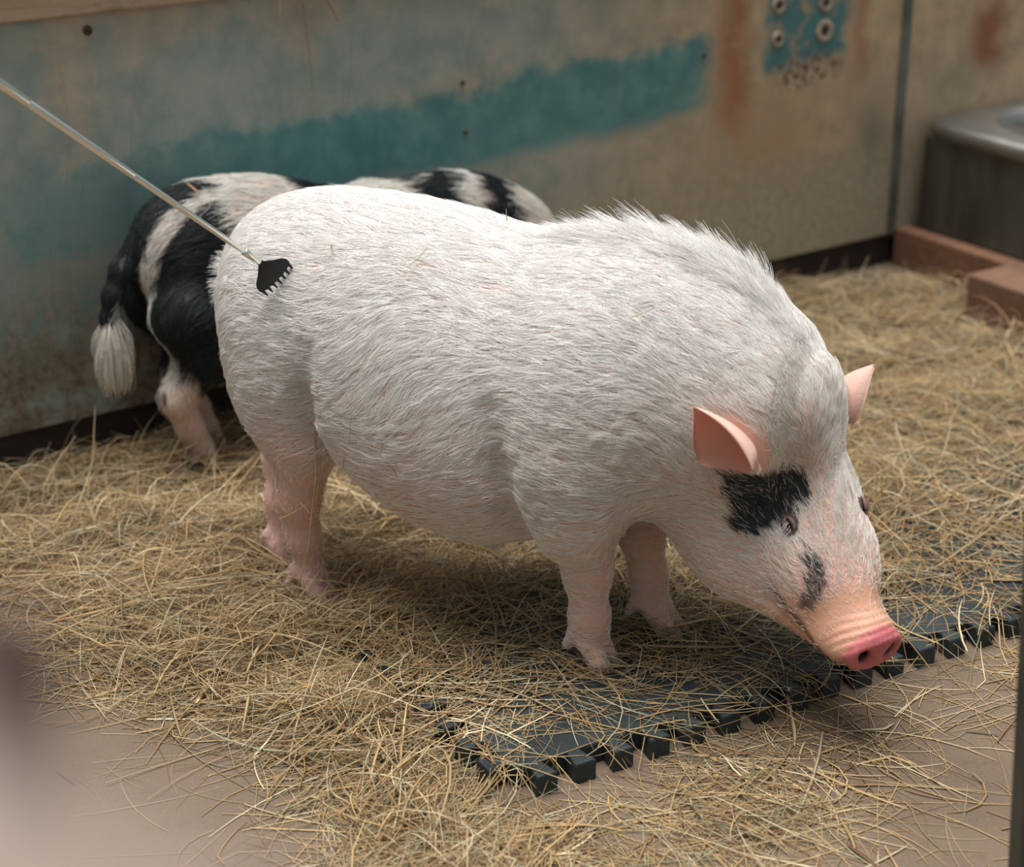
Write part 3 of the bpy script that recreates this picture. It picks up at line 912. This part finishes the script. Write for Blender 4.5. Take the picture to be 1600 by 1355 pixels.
def dens_w(p):
    x, y, z = wp_pig.l2h(p)
    d = 1.0 - .88 * sst(x, .19, .235)
    d = d * (1 - sst(x, .265, .28))
    d = d * (0.25 + .35 * sst(p[:, 2], .10, .26) + .40 * sst(p[:, 2], .28, .52)) * (1 + .5 * wp_pig.headness(p))
    d = d * (1 - .40 * sst(p[:, 2], .38, .26) * (1 - wp_pig.headness(p)))
    d = d * (1 - .30 * sst(p[:, 2], .27, .19) * (1 - wp_pig.headness(p)))
    ax_ = EAR_R[1] - EAR_R[0]; t_ = np.clip(((p - EAR_R[0]) @ ax_) / (ax_ @ ax_), 0, .9)
    d = d * sst(np.linalg.norm(p - EAR_R[0] - t_[:, None] * ax_, axis=1), .027, .036)
    ey = np.linalg.norm(p - H(.119, -.058, -.036), axis=1); d = d * sst(ey, .011, .017)
    ey = np.linalg.norm(p - H(.119, .058, -.036), axis=1); d = d * sst(ey, .011, .017)
    return d
def ridge(p): return sst(np.abs(p[:, 1]), .050, .012) * sst(p[:, 0], .12, .24) * (p[:, 2] > .36) * sst(p[:, 0], .53, .43) * (1 - .8 * sst(wp_pig.l2h(p)[0], -.02, .05))
def len_w(p):
    x, y, z = wp_pig.l2h(p)
    L = .029 - .012 * sst(p[:, 2], .30, .2)
    L = L * (1 - .45 * sst(x, -.02, .08) - .25 * sst(x, .15, .23))
    L = L * (1 - .72 * sst(p[:, 2], .27, .16) * (1 - wp_pig.headness(p)))
    return L + .020 * ridge(p)
def lift_w(p): return .10 + .35 * ridge(p) + .05 * wp_pig.headness(p)
P, p0, cl = wp_pig.fur(FURN, dens_w, len_w, lift_w, 0.011, 6, 3)
r = np.random.default_rng(9)
v = r.uniform(.86, 1.06, (len(P), 1)) * r.normal(1, .03, cl.max() + 1)[cl][:, None]
col = np.clip(np.array([[.93, .895, .86]]) * v, 0, .97)
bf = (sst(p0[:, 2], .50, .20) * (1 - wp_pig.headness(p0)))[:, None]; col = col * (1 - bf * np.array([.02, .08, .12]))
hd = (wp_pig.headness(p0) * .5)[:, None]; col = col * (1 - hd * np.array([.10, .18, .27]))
pt = patch_w(wp_pig, p0); dark = r.uniform(size=len(P)) < pt * .90
col[dark] = np.array([.030, .038, .040]) * r.uniform(.5, 2.2, (dark.sum(), 1))
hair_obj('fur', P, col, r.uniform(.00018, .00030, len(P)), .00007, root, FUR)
# eyelashes
E_ = []
c0 = H(.119, -.066, -.030)
for i in range(8):
    b = c0 + hf * r.uniform(-.012, .012) + hu * r.uniform(.000, .006)
    d = -hl * .9 + hf * r.uniform(.5, 1.0) - hu * r.uniform(.0, .5)
    L = r.uniform(.010, .017)
    E_.append([b + d * L * t - hu * L * t * t * .5 for t in np.linspace(0, 1, 5)])
hair_obj('eyelash', np.array(E_), np.full((len(E_), 3), .8), np.full(len(E_), .0002), .0001, root, FUR)

# ---- the black and white pig behind
legs_f = [
    dict(pts=[((-.250, -.078, .36), .080), ((-.215, -.076, .27), .056), ((-.290, -.068, .185), .034), ((-.262, -.062, .115), .0265), ((-.232, -.060, .055), .0245)], toe=(-.205, -.060, .012)),
    dict(pts=[((-.245, .078, .36), .080), ((-.185, .070, .27), .056), ((-.230, .060, .185), .034), ((-.200, .052, .115), .0265), ((-.170, .050, .055), .0245)], toe=(-.143, .050, .012)),
    dict(pts=[((.275, -.080, .34), .070), ((.285, -.072, .25), .048), ((.290, -.066, .165), .033), ((.293, -.062, .095), .0255), ((.296, -.060, .048), .0245)], toe=(.318, -.060, .012)),
    dict(pts=[((.285, .080, .34), .070), ((.305, .070, .25), .048), ((.312, .060, .165), .032), ((.315, .056, .095), .0245), ((.320, .054, .048), .0235)], toe=(.345, .054, .012)),
]
tail_f = [((-.320, 0, .50), .022), ((-.356, -.002, .455), .019), ((-.385, -.006, .405), .015), ((-.396, -.010, .355), .012), ((-.394, -.012, .325), .009)]
fp = Pig((-.3835, 3.0875, 0), 33 * DEG, 0.0, 52 * DEG, (.635, 0, .35), legs_f, .74, 0.006, 32, tail_f, scale=.80, stretch=1.30, drop=.060)

def black_f(p):
    """black areas of the coat, 0..1"""
    nz = vnoise(p, 34, 41) * .018 + vnoise(p, 90, 42) * .008
    s_, l_, z_ = p[:, 0] + nz, p[:, 1], p[:, 2] + nz
    st_ = np.array([(-.175, -.060, .592), (-.236, -.061, .572), (-.297, -.062, .524), (-.328, -.052, .46), (-.330, -.02, .372), (-.305, -.05, .275), (-.285, -.08, .21)])
    q = np.stack([s_, l_, z_], -1); d = np.full(len(p), 9.0)
    for a, b in zip(st_, st_[1:]):
        e_ = b - a; t = np.clip(((q - a) @ e_) / (e_ @ e_), 0, 1); d = np.minimum(d, np.linalg.norm(q - a - t[:, None] * e_, axis=1))
    wid = .020 + .028 * sst(z_, .50, .25)
    rear = sst(s_, -.150, -.175) * sst(d, wid - .006, wid + .006)
    low = sst(s_, -.01, -.04) * sst(z_, .545, .520) * sst(d, wid - .006, wid + .006)
    out = np.maximum(rear, low)
    def seg(a, b, z0=0.0, z1=9.0): return sst(s_, a - .008, a + .008) * sst(s_, b + .008, b - .008) * sst(z_, z0 - .008, z0 + .008) * sst(z_, z1 + .008, z1 - .008)
    for b in BANDS_F: out = np.maximum(out, seg(*b))
    return out
BANDS_F = [(.050, .165, .45), (.31, .425, .45, .560), (.485, .56, .40), (.05, .22, .25, .42)]
def coat_f(pig, p):
    c = np.tile(np.array([.66, .46, .39]), (len(p), 1))
    b = (black_f(p) * sst(p[:, 2], .16, .22))[:, None]
    c = c * (1 - b) + np.array([.030, .034, .036]) * b
    for f, dr in pig.feet:
        d = np.linalg.norm((p - f) * [1, 1, 1.2], axis=1)
        q = (sst(d, .036, .026) * sst((p - f) @ dr, -.006, .004))[:, None] * .8
        c = c * (1 - q) + np.array([.14, .09, .07]) * q
    return c
rootf = pig_root(fp, 'pig', 'black and white spotted pig behind the white pig, rump to the left along the wall')
make_body(fp, rootf, coat_f)
Hf = fp.h2l
for sd in (-1, 1):
    b = Hf(.002, sd * .066, -.02); tp = b + (.60 * sd * fp.hl - .62 * fp.hf + .22 * fp.hu) * .11
    link('ear', ear_mesh(fp, b, tp, sd * fp.hl + fp.hf * .5, .042), rootf, SKIN)
    c0 = Hf(.130, sd * .0535, -.026); g = fp.F.grad(c0[None])[0]; c0 = c0 - g * (fp.F.sample(c0[None])[0] + .0045)
    link('eye', eye_mesh(c0, .0115, unit(g + fp.hf * .25)), rootf, EYE)
def dens_f(p):
    x, y, z = fp.l2h(p)
    return (1 - .9 * sst(x, .19, .24)) * (.12 + .88 * sst(p[:, 2], .16, .26)) * (1 - sst(x, .265, .28))
P, p0, cl = fp.fur(FURF, dens_f, lambda p: np.where(p[:, 2] > .25, .045, .018) * (1 - .4 * fp.headness(p)), lambda p: .10 + 0 * p[:, 0], .016, 5, 5)
bk = black_f(p0) * sst(p0[:, 2], .15, .21)
dark = r.uniform(size=len(P)) < bk
col = np.array([[.80, .77, .70]]) * r.uniform(.75, 1.05, (len(P), 1))
col[dark] = np.array([.018, .023, .025]) * r.uniform(.5, 1.8, (dark.sum(), 1))
hair_obj('fur', P, col, np.full(len(P), .00045), .00015, rootf, FUR)
# white tassel of the tail
T_ = []
tb = np.array(tail_f[-1][0]); 
for i in range(1500):
    a = r.uniform(0, 6.283); q = r.uniform(0, 1) ** .5
    b = tb + np.array([math.cos(a) * .008 * q, math.sin(a) * .008 * q, r.uniform(-.012, .05)])
    L = r.uniform(.07, .125); sp = r.uniform(.5, 1.3) * .026 * q
    T_.append([b + np.array([math.cos(a) * sp * math.sin(t * 2.4) * 1.1, math.sin(a) * sp * math.sin(t * 2.4) * 1.1, -L * t]) for t in np.linspace(0, 1, 7)])
ob = hair_obj('tail_tassel', np.array(T_), np.array([[.80, .76, .66]]) * r.uniform(.7, 1.1, (1500, 1)), np.full(1500, .0005), .0002, rootf, FUR)
tag(ob, 'white hair tassel at the tail end')

# ------------------------------------------------------------------ straw litter
GY = np.arange(400, 1376, 75.0); GX = np.arange(0, 1601, 100.0)
DENS = np.array([
 [.9,.9,.9,.9,.9,.9,.9,.9,.9,.9,.9,.95,.95,.55,.35,.3,.5],
 [.9,.9,.9,.9,.9,.9,.9,.9,.9,.9,.9,.95,.98,.95,.9,.9,.8],
 [.95]*17,
 [.95]*17,
 [.9,.95,.95,.95,.95,.95,.95,.95,.95,.95,.95,.95,.95,.95,.95,.9,.85],
 [.9,.95,.95,.95,.95,.95,.95,.95,.95,.95,.95,.95,.95,.95,.9,.55,.6],
 [.8,.95,1,1,1,1,.95,.95,.95,.95,.95,.95,.95,.95,.85,.7,.6],
 [.55,.85,1,1,1,1,1,.95,.9,.85,.9,.9,.85,.8,.75,.55,.45],
 [.35,.7,.95,1,1,1,.95,.75,.45,.42,.7,.75,.75,.55,.45,.4,.35],
 [.2,.4,.6,.9,1,1,1,.75,.5,.65,.6,.42,.38,.35,.35,.25,.2],
 [.06,.1,.14,.28,.5,.95,1,.6,.55,.5,.38,.45,.5,.4,.3,.22,.14],
 [.03,.05,.08,.1,.18,.55,.95,.6,.15,.1,.25,.6,.6,.4,.2,.14,.1],
 [.02,.03,.05,.07,.12,.3,.8,.9,.6,.3,.45,.65,.6,.3,.12,.1,.08],
 [.02,.02,.04,.05,.1,.2,.6,.8,.7,.5,.5,.5,.4,.2,.1,.1,.05]])
def density(x, y):
    px, py = proj(np.stack([x, y, np.zeros_like(x)], -1))
    i = np.clip((py - GY[0]) / 75, 0, len(GY) - 1.001); j = np.clip((px - GX[0]) / 100, 0, len(GX) - 1.001)
    i0 = i.astype(int); j0 = j.astype(int); a = i - i0; b = j - j0
    d = DENS[i0, j0] * (1 - a) * (1 - b) + DENS[i0 + 1, j0] * a * (1 - b) + DENS[i0, j0 + 1] * (1 - a) * b + DENS[i0 + 1, j0 + 1] * a * b
    u, v = mat_uv(x, y)
    edge = sst(u, -.06, -.02) * sst(v, .16, .06) * sst(v, -.06, -.03) * sst(u, 1.2, .7)
    edge = np.maximum(edge, sst(u, -.06, -.03) * sst(u, .05, .02) * sst(v, -.06, -.03) * sst(v, .26, .16))
    return d * (1 - .30 * edge)
def mat_uv(x, y):
    c, s_ = math.cos(MA), math.sin(MA); dx = x - M0[0]; dy = y - M0[1]
    return dx * c + dy * s_, -dx * s_ + dy * c
def on_mat(x, y):
    u, v = mat_uv(x, y)
    return ((u > -.02) & (u < 1.33) & (v > -.02) & (v < .44))
def wall_d(x, y): return (x - W0[0]) * WN[0] + (y - W0[1]) * WN[1]
def wall_u(x, y): return (x - W0[0]) * WU[0] + (y - W0[1]) * WU[1]
def free(x, y):
    """in front of the wall and clear of timber and trough"""
    d = wall_d(x, y); u = wall_u(x, y)
    return (d > .0) & ~((u > 2.07) & (d < .75)) & ~((u > 1.925) & (d > .35) & (d < 1.1))
def v2(x, y, f, seed):
    r_ = np.random.default_rng(seed); o = 0
    for _ in range(7):
        k = r_.normal(size=2) * f; o = o + np.sin(x * k[0] + y * k[1] + r_.uniform(0, 6.28))
    return o / 2.6
def pile(x, y):
    d = density(x, y)
    n = v2(x, y, 13, 1) * .5 + v2(x, y, 36, 2) * .55
    return np.clip(d - .42, 0, 1) ** 1.4 * .072 * np.clip(1 + n, .25, 2)

PAL = np.array([[.58, .40, .19], [.46, .29, .13], [.76, .62, .40], [.33, .28, .16], [.26, .14, .07], [.52, .37, .20], [.40, .38, .25]])
PAL = PAL * .88
PW = np.array([.26, .20, .14, .12, .08, .14, .06])

# bed: the packed straw under the loose stems
m = NT('packed_straw', 0.8)
n1 = m.noise(120, 4, 0.7, stretch=(1, .22, 1), dist=1.2); n2 = m.noise(120, 4, 0.7, stretch=(.22, 1, 1), dist=1.2); n3 = m.noise(9, 3)
c = m.mix(m.sstep(m.math('MAXIMUM', n1, n2), .45, .75), (.055, .036, .018), (.30, .20, .085))
m.color(m.mix(m.math('MULTIPLY', m.sstep(n3, .4, .7), .4), c, (.12, .09, .04))).bump(m.math('MAXIMUM', n1, n2), 0.6, 0.008)
gx = np.arange(-1.25, 1.75, .014); gy = np.arange(1.62, 4.5, .014)
XX, YY = np.meshgrid(gx, gy, indexing='ij')
x = XX.ravel(); y = YY.ravel()
h = pile(x, y)
z = h * .62 - .010 + np.where(on_mat(x, y), np.where(density(x, y) > .84, .014, -.004), 0)
Vb = np.stack([x, y, z], -1)
nx_, ny_ = XX.shape
idx = np.arange(nx_ * ny_).reshape(nx_, ny_)
Q = np.stack([idx[:-1, :-1], idx[1:, :-1], idx[1:, 1:], idx[:-1, 1:]], -1).reshape(-1, 4)
ok = free(x, y) & (z > -.004)
Q = Q[ok[Q].any(1) & (wall_d(x, y)[Q] > .0).all(1) & free(x, y)[Q].all(1)]
us, inv = np.unique(Q, return_inverse=True)
o = link('straw_bed', mesh_np('straw_bed', Vb[us], inv.reshape(-1, 4)), None, m.m)
tag(o, 'packed layer of yellow straw bedding covering the pen floor', 'straw', kind='stuff')

# loose stems
m = NT('straw_stem', 0.5, 0.0, 0.35); m.color(m.attr('tint')); STRAW = m.m
rs = np.random.default_rng(11)
def scatter(n_try, seed):
    r_ = np.random.default_rng(seed)
    # more tries near the camera, where stems show large
    yy = 1.66 + 2.75 * r_.uniform(size=n_try) ** 1.35
    xx = r_.uniform(-.36, .36, n_try) * yy * .98 + .0
    d = density(xx, yy)
    keep = (r_.uniform(size=n_try) < np.clip(d, 0, 1) ** 1.6) & free(xx, yy)
    return xx[keep], yy[keep], d[keep]
def stems(x, y, d, seed, zfrac=None, short=1.0):
    r_ = np.random.default_rng(seed); n = len(x); K = 6
    L = np.clip(r_.lognormal(math.log(.105), .5, n), .025, .28) * short
    R = np.clip(r_.lognormal(math.log(.00062), .45, n), .0004, .0019)
    leaf = r_.uniform(size=n) < .08; R = np.where(leaf, R * 2.0, R)
    yaw = v2(x, y, 9, 3) * 1.1 + r_.normal(0, .75, n) + np.where(r_.uniform(size=n) < .25, r_.uniform(0, 6.28, n), 0) + .35
    H_ = pile(x, y); base = np.where(on_mat(x, y), MT, 0)
    u = r_.uniform(size=n) ** .8 if zfrac is None else np.full(n, zfrac)
    zc = np.maximum(base * (1 if zfrac is None else 1), 0) + .0012 + H_ * u * 1.0 + np.where(d < .6, 0, .003)
    pit = r_.normal(0, .10, n) * (H_ > .006) + r_.normal(0, .02, n)
    pit = np.where((r_.uniform(size=n) < .05) & (d > .75), r_.uniform(.2, .8, n), pit)
    curl = r_.normal(0, 1.0, n) * np.where(r_.uniform(size=n) < .16, 1.5, .4)
    kink = np.where(r_.uniform(size=n) < .18, r_.normal(0, .7, n), 0); kp = r_.integers(1, K - 1, n)
    t = np.linspace(-.5, .5, K)
    ang = yaw[:, None] + curl[:, None] * t[None] * np.minimum(L / .1, 1.6)[:, None] + kink[:, None] * (np.arange(K)[None] >= kp[:, None])
    st = (L / (K - 1))[:, None]
    dx = np.cos(ang) * np.cos(pit)[:, None] * st; dy = np.sin(ang) * np.cos(pit)[:, None] * st
    X = x[:, None] + np.cumsum(dx, 1) - dx.sum(1, keepdims=True) / 2; Y = y[:, None] + np.cumsum(dy, 1) - dy.sum(1, keepdims=True) / 2
    arch = r_.normal(0, .012, n)[:, None] * (1 - (2 * t[None]) ** 2) * (H_ > .01)[:, None]
    Zs = zc[:, None] + np.tan(pit)[:, None] * L[:, None] * t[None] + arch
    fl = np.where(on_mat(X.ravel(), Y.ravel()), MT, 0).reshape(X.shape)
    Zs = np.maximum(Zs, fl + R[:, None] * .9 + .0006)
    P = np.stack([X, Y, Zs], -1)
    ok = free(X.ravel(), Y.ravel()).reshape(X.shape).all(1)
    P, R, leaf, X = P[ok], R[ok], leaf[ok], X[ok]; n = int(ok.sum())
    T = np.gradient(P, axis=1); T /= np.linalg.norm(T, axis=2, keepdims=True) + 1e-9
    A = np.cross(T, [0, 0, 1.0]); A /= np.linalg.norm(A, axis=2, keepdims=True) + 1e-9
    B = np.cross(A, T)
    prof = np.array([.75, 1, 1, .95, .8, .35])
    rr = R[:, None] * prof[None]
    flat = np.where(leaf, .25, .8)[:, None, None]
    tw = r_.uniform(0, 6.28, n)
    ring = []
    for q in range(3):
        a = tw + q * 2.0944
        w = np.cos(a)[:, None, None] * A + (np.sin(a)[:, None, None] * flat) * B
        ring.append(P + rr[..., None] * w)
    V = np.stack(ring, 2).reshape(-1, 3)
    b = (np.arange(n) * K * 3)[:, None, None]; i = (np.arange(K - 1) * 3)[None, :, None]; j = np.arange(3)[None, None]; j2 = (j + 1) % 3
    Fq = np.stack([b + i + j, b + i + 3 + j, b + i + 3 + j2, b + i + j2], -1).reshape(-1, 4)
    ci = r_.choice(len(PAL), n, p=PW / PW.sum())
    c = PAL[ci] * np.clip(r_.normal(1, .16, (n, 1)), .6, 1.4)
    C = np.repeat(c, K * 3, axis=0)
    return V, Fq, C
x, y, d = scatter(int(HAYN * 1.5), 21)
V, Fq, C = stems(x, y, d, 22)
o = link('loose_straw', mesh_np('loose_straw', V, Fq, True, C), None, STRAW)
tag(o, 'tangled loose straw stems strewn over bedding, mats and floor', 'straw', kind='stuff')

# ------------------------------------------------------------------ single stems, scratcher
def pig_hit(pig, x, y, off=0.0):
    """first point of the pig's skin seen at a photo pixel, moved out by off (world)"""
    d = unit(ray(x, y)); o = np.array([0, 0, CAM_H]); t = 1.6
    for _ in range(400):
        p = o + d * t; q = (p - pig.org) / pig.scale
        l = np.array([[q @ pig.fwd, q @ pig.left, q[2]]])
        if (l[0] < pig.F.lo + .01).any() or (l[0] > pig.F.lo + pig.F.step * (pig.F.n - 2)).any(): t += .004; continue
        v = float(pig.F.sample(l)[0]) * pig.scale
        if v < off + .0005: return p
        t += max(.0008, min(.02, (v - off) * .6))
    return None
def pig_plane(pig, lat, x, y):
    d = ray(x, y); o = np.array([0, 0, CAM_H]); p0 = pig.org + pig.left * lat
    return o + d * (((p0 - o) @ pig.left) / (d @ pig.left))
def smooth_path(P, n=24):
    P = np.array(P); t = np.concatenate([[0], np.cumsum(np.linalg.norm(np.diff(P, axis=0), axis=1))]); t /= t[-1]
    u = np.linspace(0, 1, n); Q = np.stack([np.interp(u, t, P[:, i]) for i in range(3)], -1)
    for _ in range(3): Q[1:-1] = Q[1:-1] * .5 + (Q[:-2] + Q[2:]) * .25
    return Q
m_st = flat_mat('single_straw', (.52, .38, .17), 0.5, 0, .25, 40)
m_sg = flat_mat('greenish_straw', (.40, .36, .18), 0.5, 0, .25, 40)
m_sr = flat_mat('brown_straw', (.34, .19, .09), 0.55, 0, .25, 40)
def stem(P, r, label, group, mat=m_st, flat=.7):
    P = smooth_path(P); n = len(P); c = P.mean(0)
    R = r * (1 - .55 * np.linspace(0, 1, n) ** 2)
    o = link('straw_stem', tube_mesh('straw_stem', [P - c], [R], 6, flat), None, mat); o.location = c.tolist()
    tag(o, label, 'straw', group)
L_ = lambda pts, lat: [pig_plane(wp_pig, lat, *q) for q in pts]
G1 = 'straw stems caught on the white pig'
stem(L_([(489, 640), (493, 690), (495, 740), (487, 800), (484, 850), (462, 930), (455, 955)], -.118), .0017, 'long straw stem hanging down the front of the white pig hind leg', G1)
stem(L_([(497, 636), (503, 680), (499, 740), (494, 790), (489, 822)], -.112), .0015, 'straw stem dangling from the flank fold beside the longer hanging stem', G1)
stem(L_([(491, 634), (480, 650), (470, 672)], -.118), .0010, 'short straw hook curling left from the flank fold of the white pig', G1)
stem(L_([(436, 812), (465, 798), (484, 786)], -.112), .0014, 'short straw lying across the white pig hind shin', G1)
stem(L_([(456, 770), (470, 786), (484, 802)], -.114), .0013, 'pale straw tip crossing the hanging stem at the hind shin', G1, m_st)
stem(L_([(538, 690), (540, 705), (534, 738)], -.165), .0011, 'short straw hanging off the belly just behind the hind leg', G1, m_sr)
for pts, lab, mt in [([(600, 690), (594, 708), (596, 718)], 'bent green straw stuck on the lower flank of the white pig', m_sg),
                     ([(613, 729), (617, 737), (621, 747)], 'brown straw chip stuck on the white pig belly', m_sr),
                     ([(545, 690), (549, 650), (547, 640)], 'thin upright straw on the flank above the belly', m_sg),
                     ([(983, 497), (1010, 487), (1023, 481)], 'thin green straw lying on the white pig shoulder', m_sg),
                     ([(640, 415), (655, 402), (668, 386)], 'thin dark straw slanting on the white pig upper back', m_sg),
                     ([(518, 382), (518, 390), (519, 398)], 'tiny upright straw speck on the white pig rump', m_sr)]:
    P = [pig_hit(wp_pig, *q, .011) for q in pts]
    if all(p is not None for p in P): stem(P, .0009, lab, G1, mt)
P = [pig_hit(wp_pig, 792, 345, .012), pig_hit(wp_pig, 792, 345, .012) + np.array([-.001, 0, .016])]
stem(P, .0012, 'small green straw standing up from the dip in the white pig back', G1, m_sg)
P = [pig_hit(fp, *q, .016) for q in [(294, 288), (303, 295), (312, 302)]]
if all(p is not None for p in P): stem(P, .0024, 'pinkish straw chip on the rump of the spotted pig', None, m_sr)
G2 = 'straw stems hanging on the metal wall'
def ws(pts, d): return [wp(u, d, z) for u, z in pts]
stem(ws([(.556, .775), (.557, .735), (.555, .697)], .017), .0019, 'shortest pale straw hanging from the wall top rail', G2)
stem(ws([(.592, .790), (.600, .731), (.608, .650), (.612, .583)], .017), .0022, 'longest straw hanging down the metal wall from its top rail', G2, m_sr)
stem(ws([(.618, .772), (.640, .735), (.658, .712), (.668, .690)], .017), .0030, 'bent brown straw drooping from the wall rail beside the longest one', G2, m_sr)

# telescopic back scratcher
hit = pig_hit(wp_pig, 428, 432, .012)
neck = hit + np.array([-.016, -.014, .024])
far_ = np.array([0, 0, CAM_H]) + unit(ray(0, 131)) * 2.25
rd = unit(neck - far_)                                   # towards the pig
tail_end = far_ - rd * .30
rootb = empty('back_scratcher', neck.tolist()); tag(rootb, 'telescopic metal back scratcher with a black claw head on the white pig rump', 'back scratcher')
m = NT('polished_steel_rod', 0.24, 0.9); m.color((0.85, 0.86, 0.82)); m_rod = m.m
LEN = np.linalg.norm(neck - tail_end)
segs = [(0.0, .030, .0052, 'collar'), (.026, .235, .0040, 'rod_section'), (.230, .405, .0049, 'rod_section'), (.400, .66, .0058, 'rod_section'), (.655, LEN, .0066, 'rod_section')]
for a, b, r_, nm in segs:
    P = np.array([-rd * (a + (b - a) * t) for t in np.linspace(0, 1, 6)])
    R_ = np.array([r_ * .86, r_, r_, r_, r_, r_ * .9])
    P[1] = -rd * (a + .0015); P[-2] = -rd * (b - .0015)
    link(nm, tube_mesh(nm, [P], [R_], 16), rootb, m_rod)
P = np.array([-rd * (LEN - .01 + t * .13) for t in np.linspace(0, 1, 6)])
link('grip', tube_mesh('grip', [P], [np.array([.009, .0115, .0115, .0115, .0115, .009])], 16), rootb, flat_mat('black_grip_rubber', (.02, .02, .022), .6))
# claw
view = unit(np.array([0, 0, CAM_H]) - neck)
gw = wp_pig.F.grad(np.array([[(hit - wp_pig.org) @ wp_pig.fwd, (hit - wp_pig.org) @ wp_pig.left, hit[2]]]))[0]
nrm = unit(gw[0] * wp_pig.fwd + gw[1] * wp_pig.left + gw[2] * np.array([0, 0, 1.0]))
xa = unit(rd - .55 * (rd @ nrm) * nrm); za = unit(view - (view @ xa) * xa); ya = np.cross(za, xa)
half = [(0, .0035), (.004, .005), (.012, .014), (.019, .0235), (.024, .0268), (.029, .0272), (.033, .0255)]
nT = 7
bm = bmesh.new()
outl = [(x_, y_) for x_, y_ in half]
edge = []
for i in range(nT):
    yc = .0238 - i * (.0476 / (nT - 1)); bow = .0030 * (1 - (yc / .024) ** 2)
    edge += [(.033 + bow, yc + .0022), (.0415 + bow, yc + .0011), (.0420 + bow, yc - .0008), (.033 + bow, yc - .0022)]
pts = outl + edge + [(x_, -y_) for x_, y_ in reversed(half)]
def bend(x_): return -.06 * max(0, x_ - .012) - 6.0 * max(0, x_ - .026) ** 2
va = [bm.verts.new((xa * x_ + ya * y_ + za * (bend(x_) + .0016)).tolist()) for x_, y_ in pts]
vb = [bm.verts.new((xa * x_ + ya * y_ + za * (bend(x_) - .0016)).tolist()) for x_, y_ in pts]
bm.faces.new(va); bm.faces.new(vb[::-1])
for i in range(len(pts)): bm.faces.new((va[i], va[(i + 1) % len(pts)], vb[(i + 1) % len(pts)], vb[i]))
link('claw_head', bm_mesh('claw', bm), rootb, flat_mat('black_plastic', (.012, .014, .015), .45))
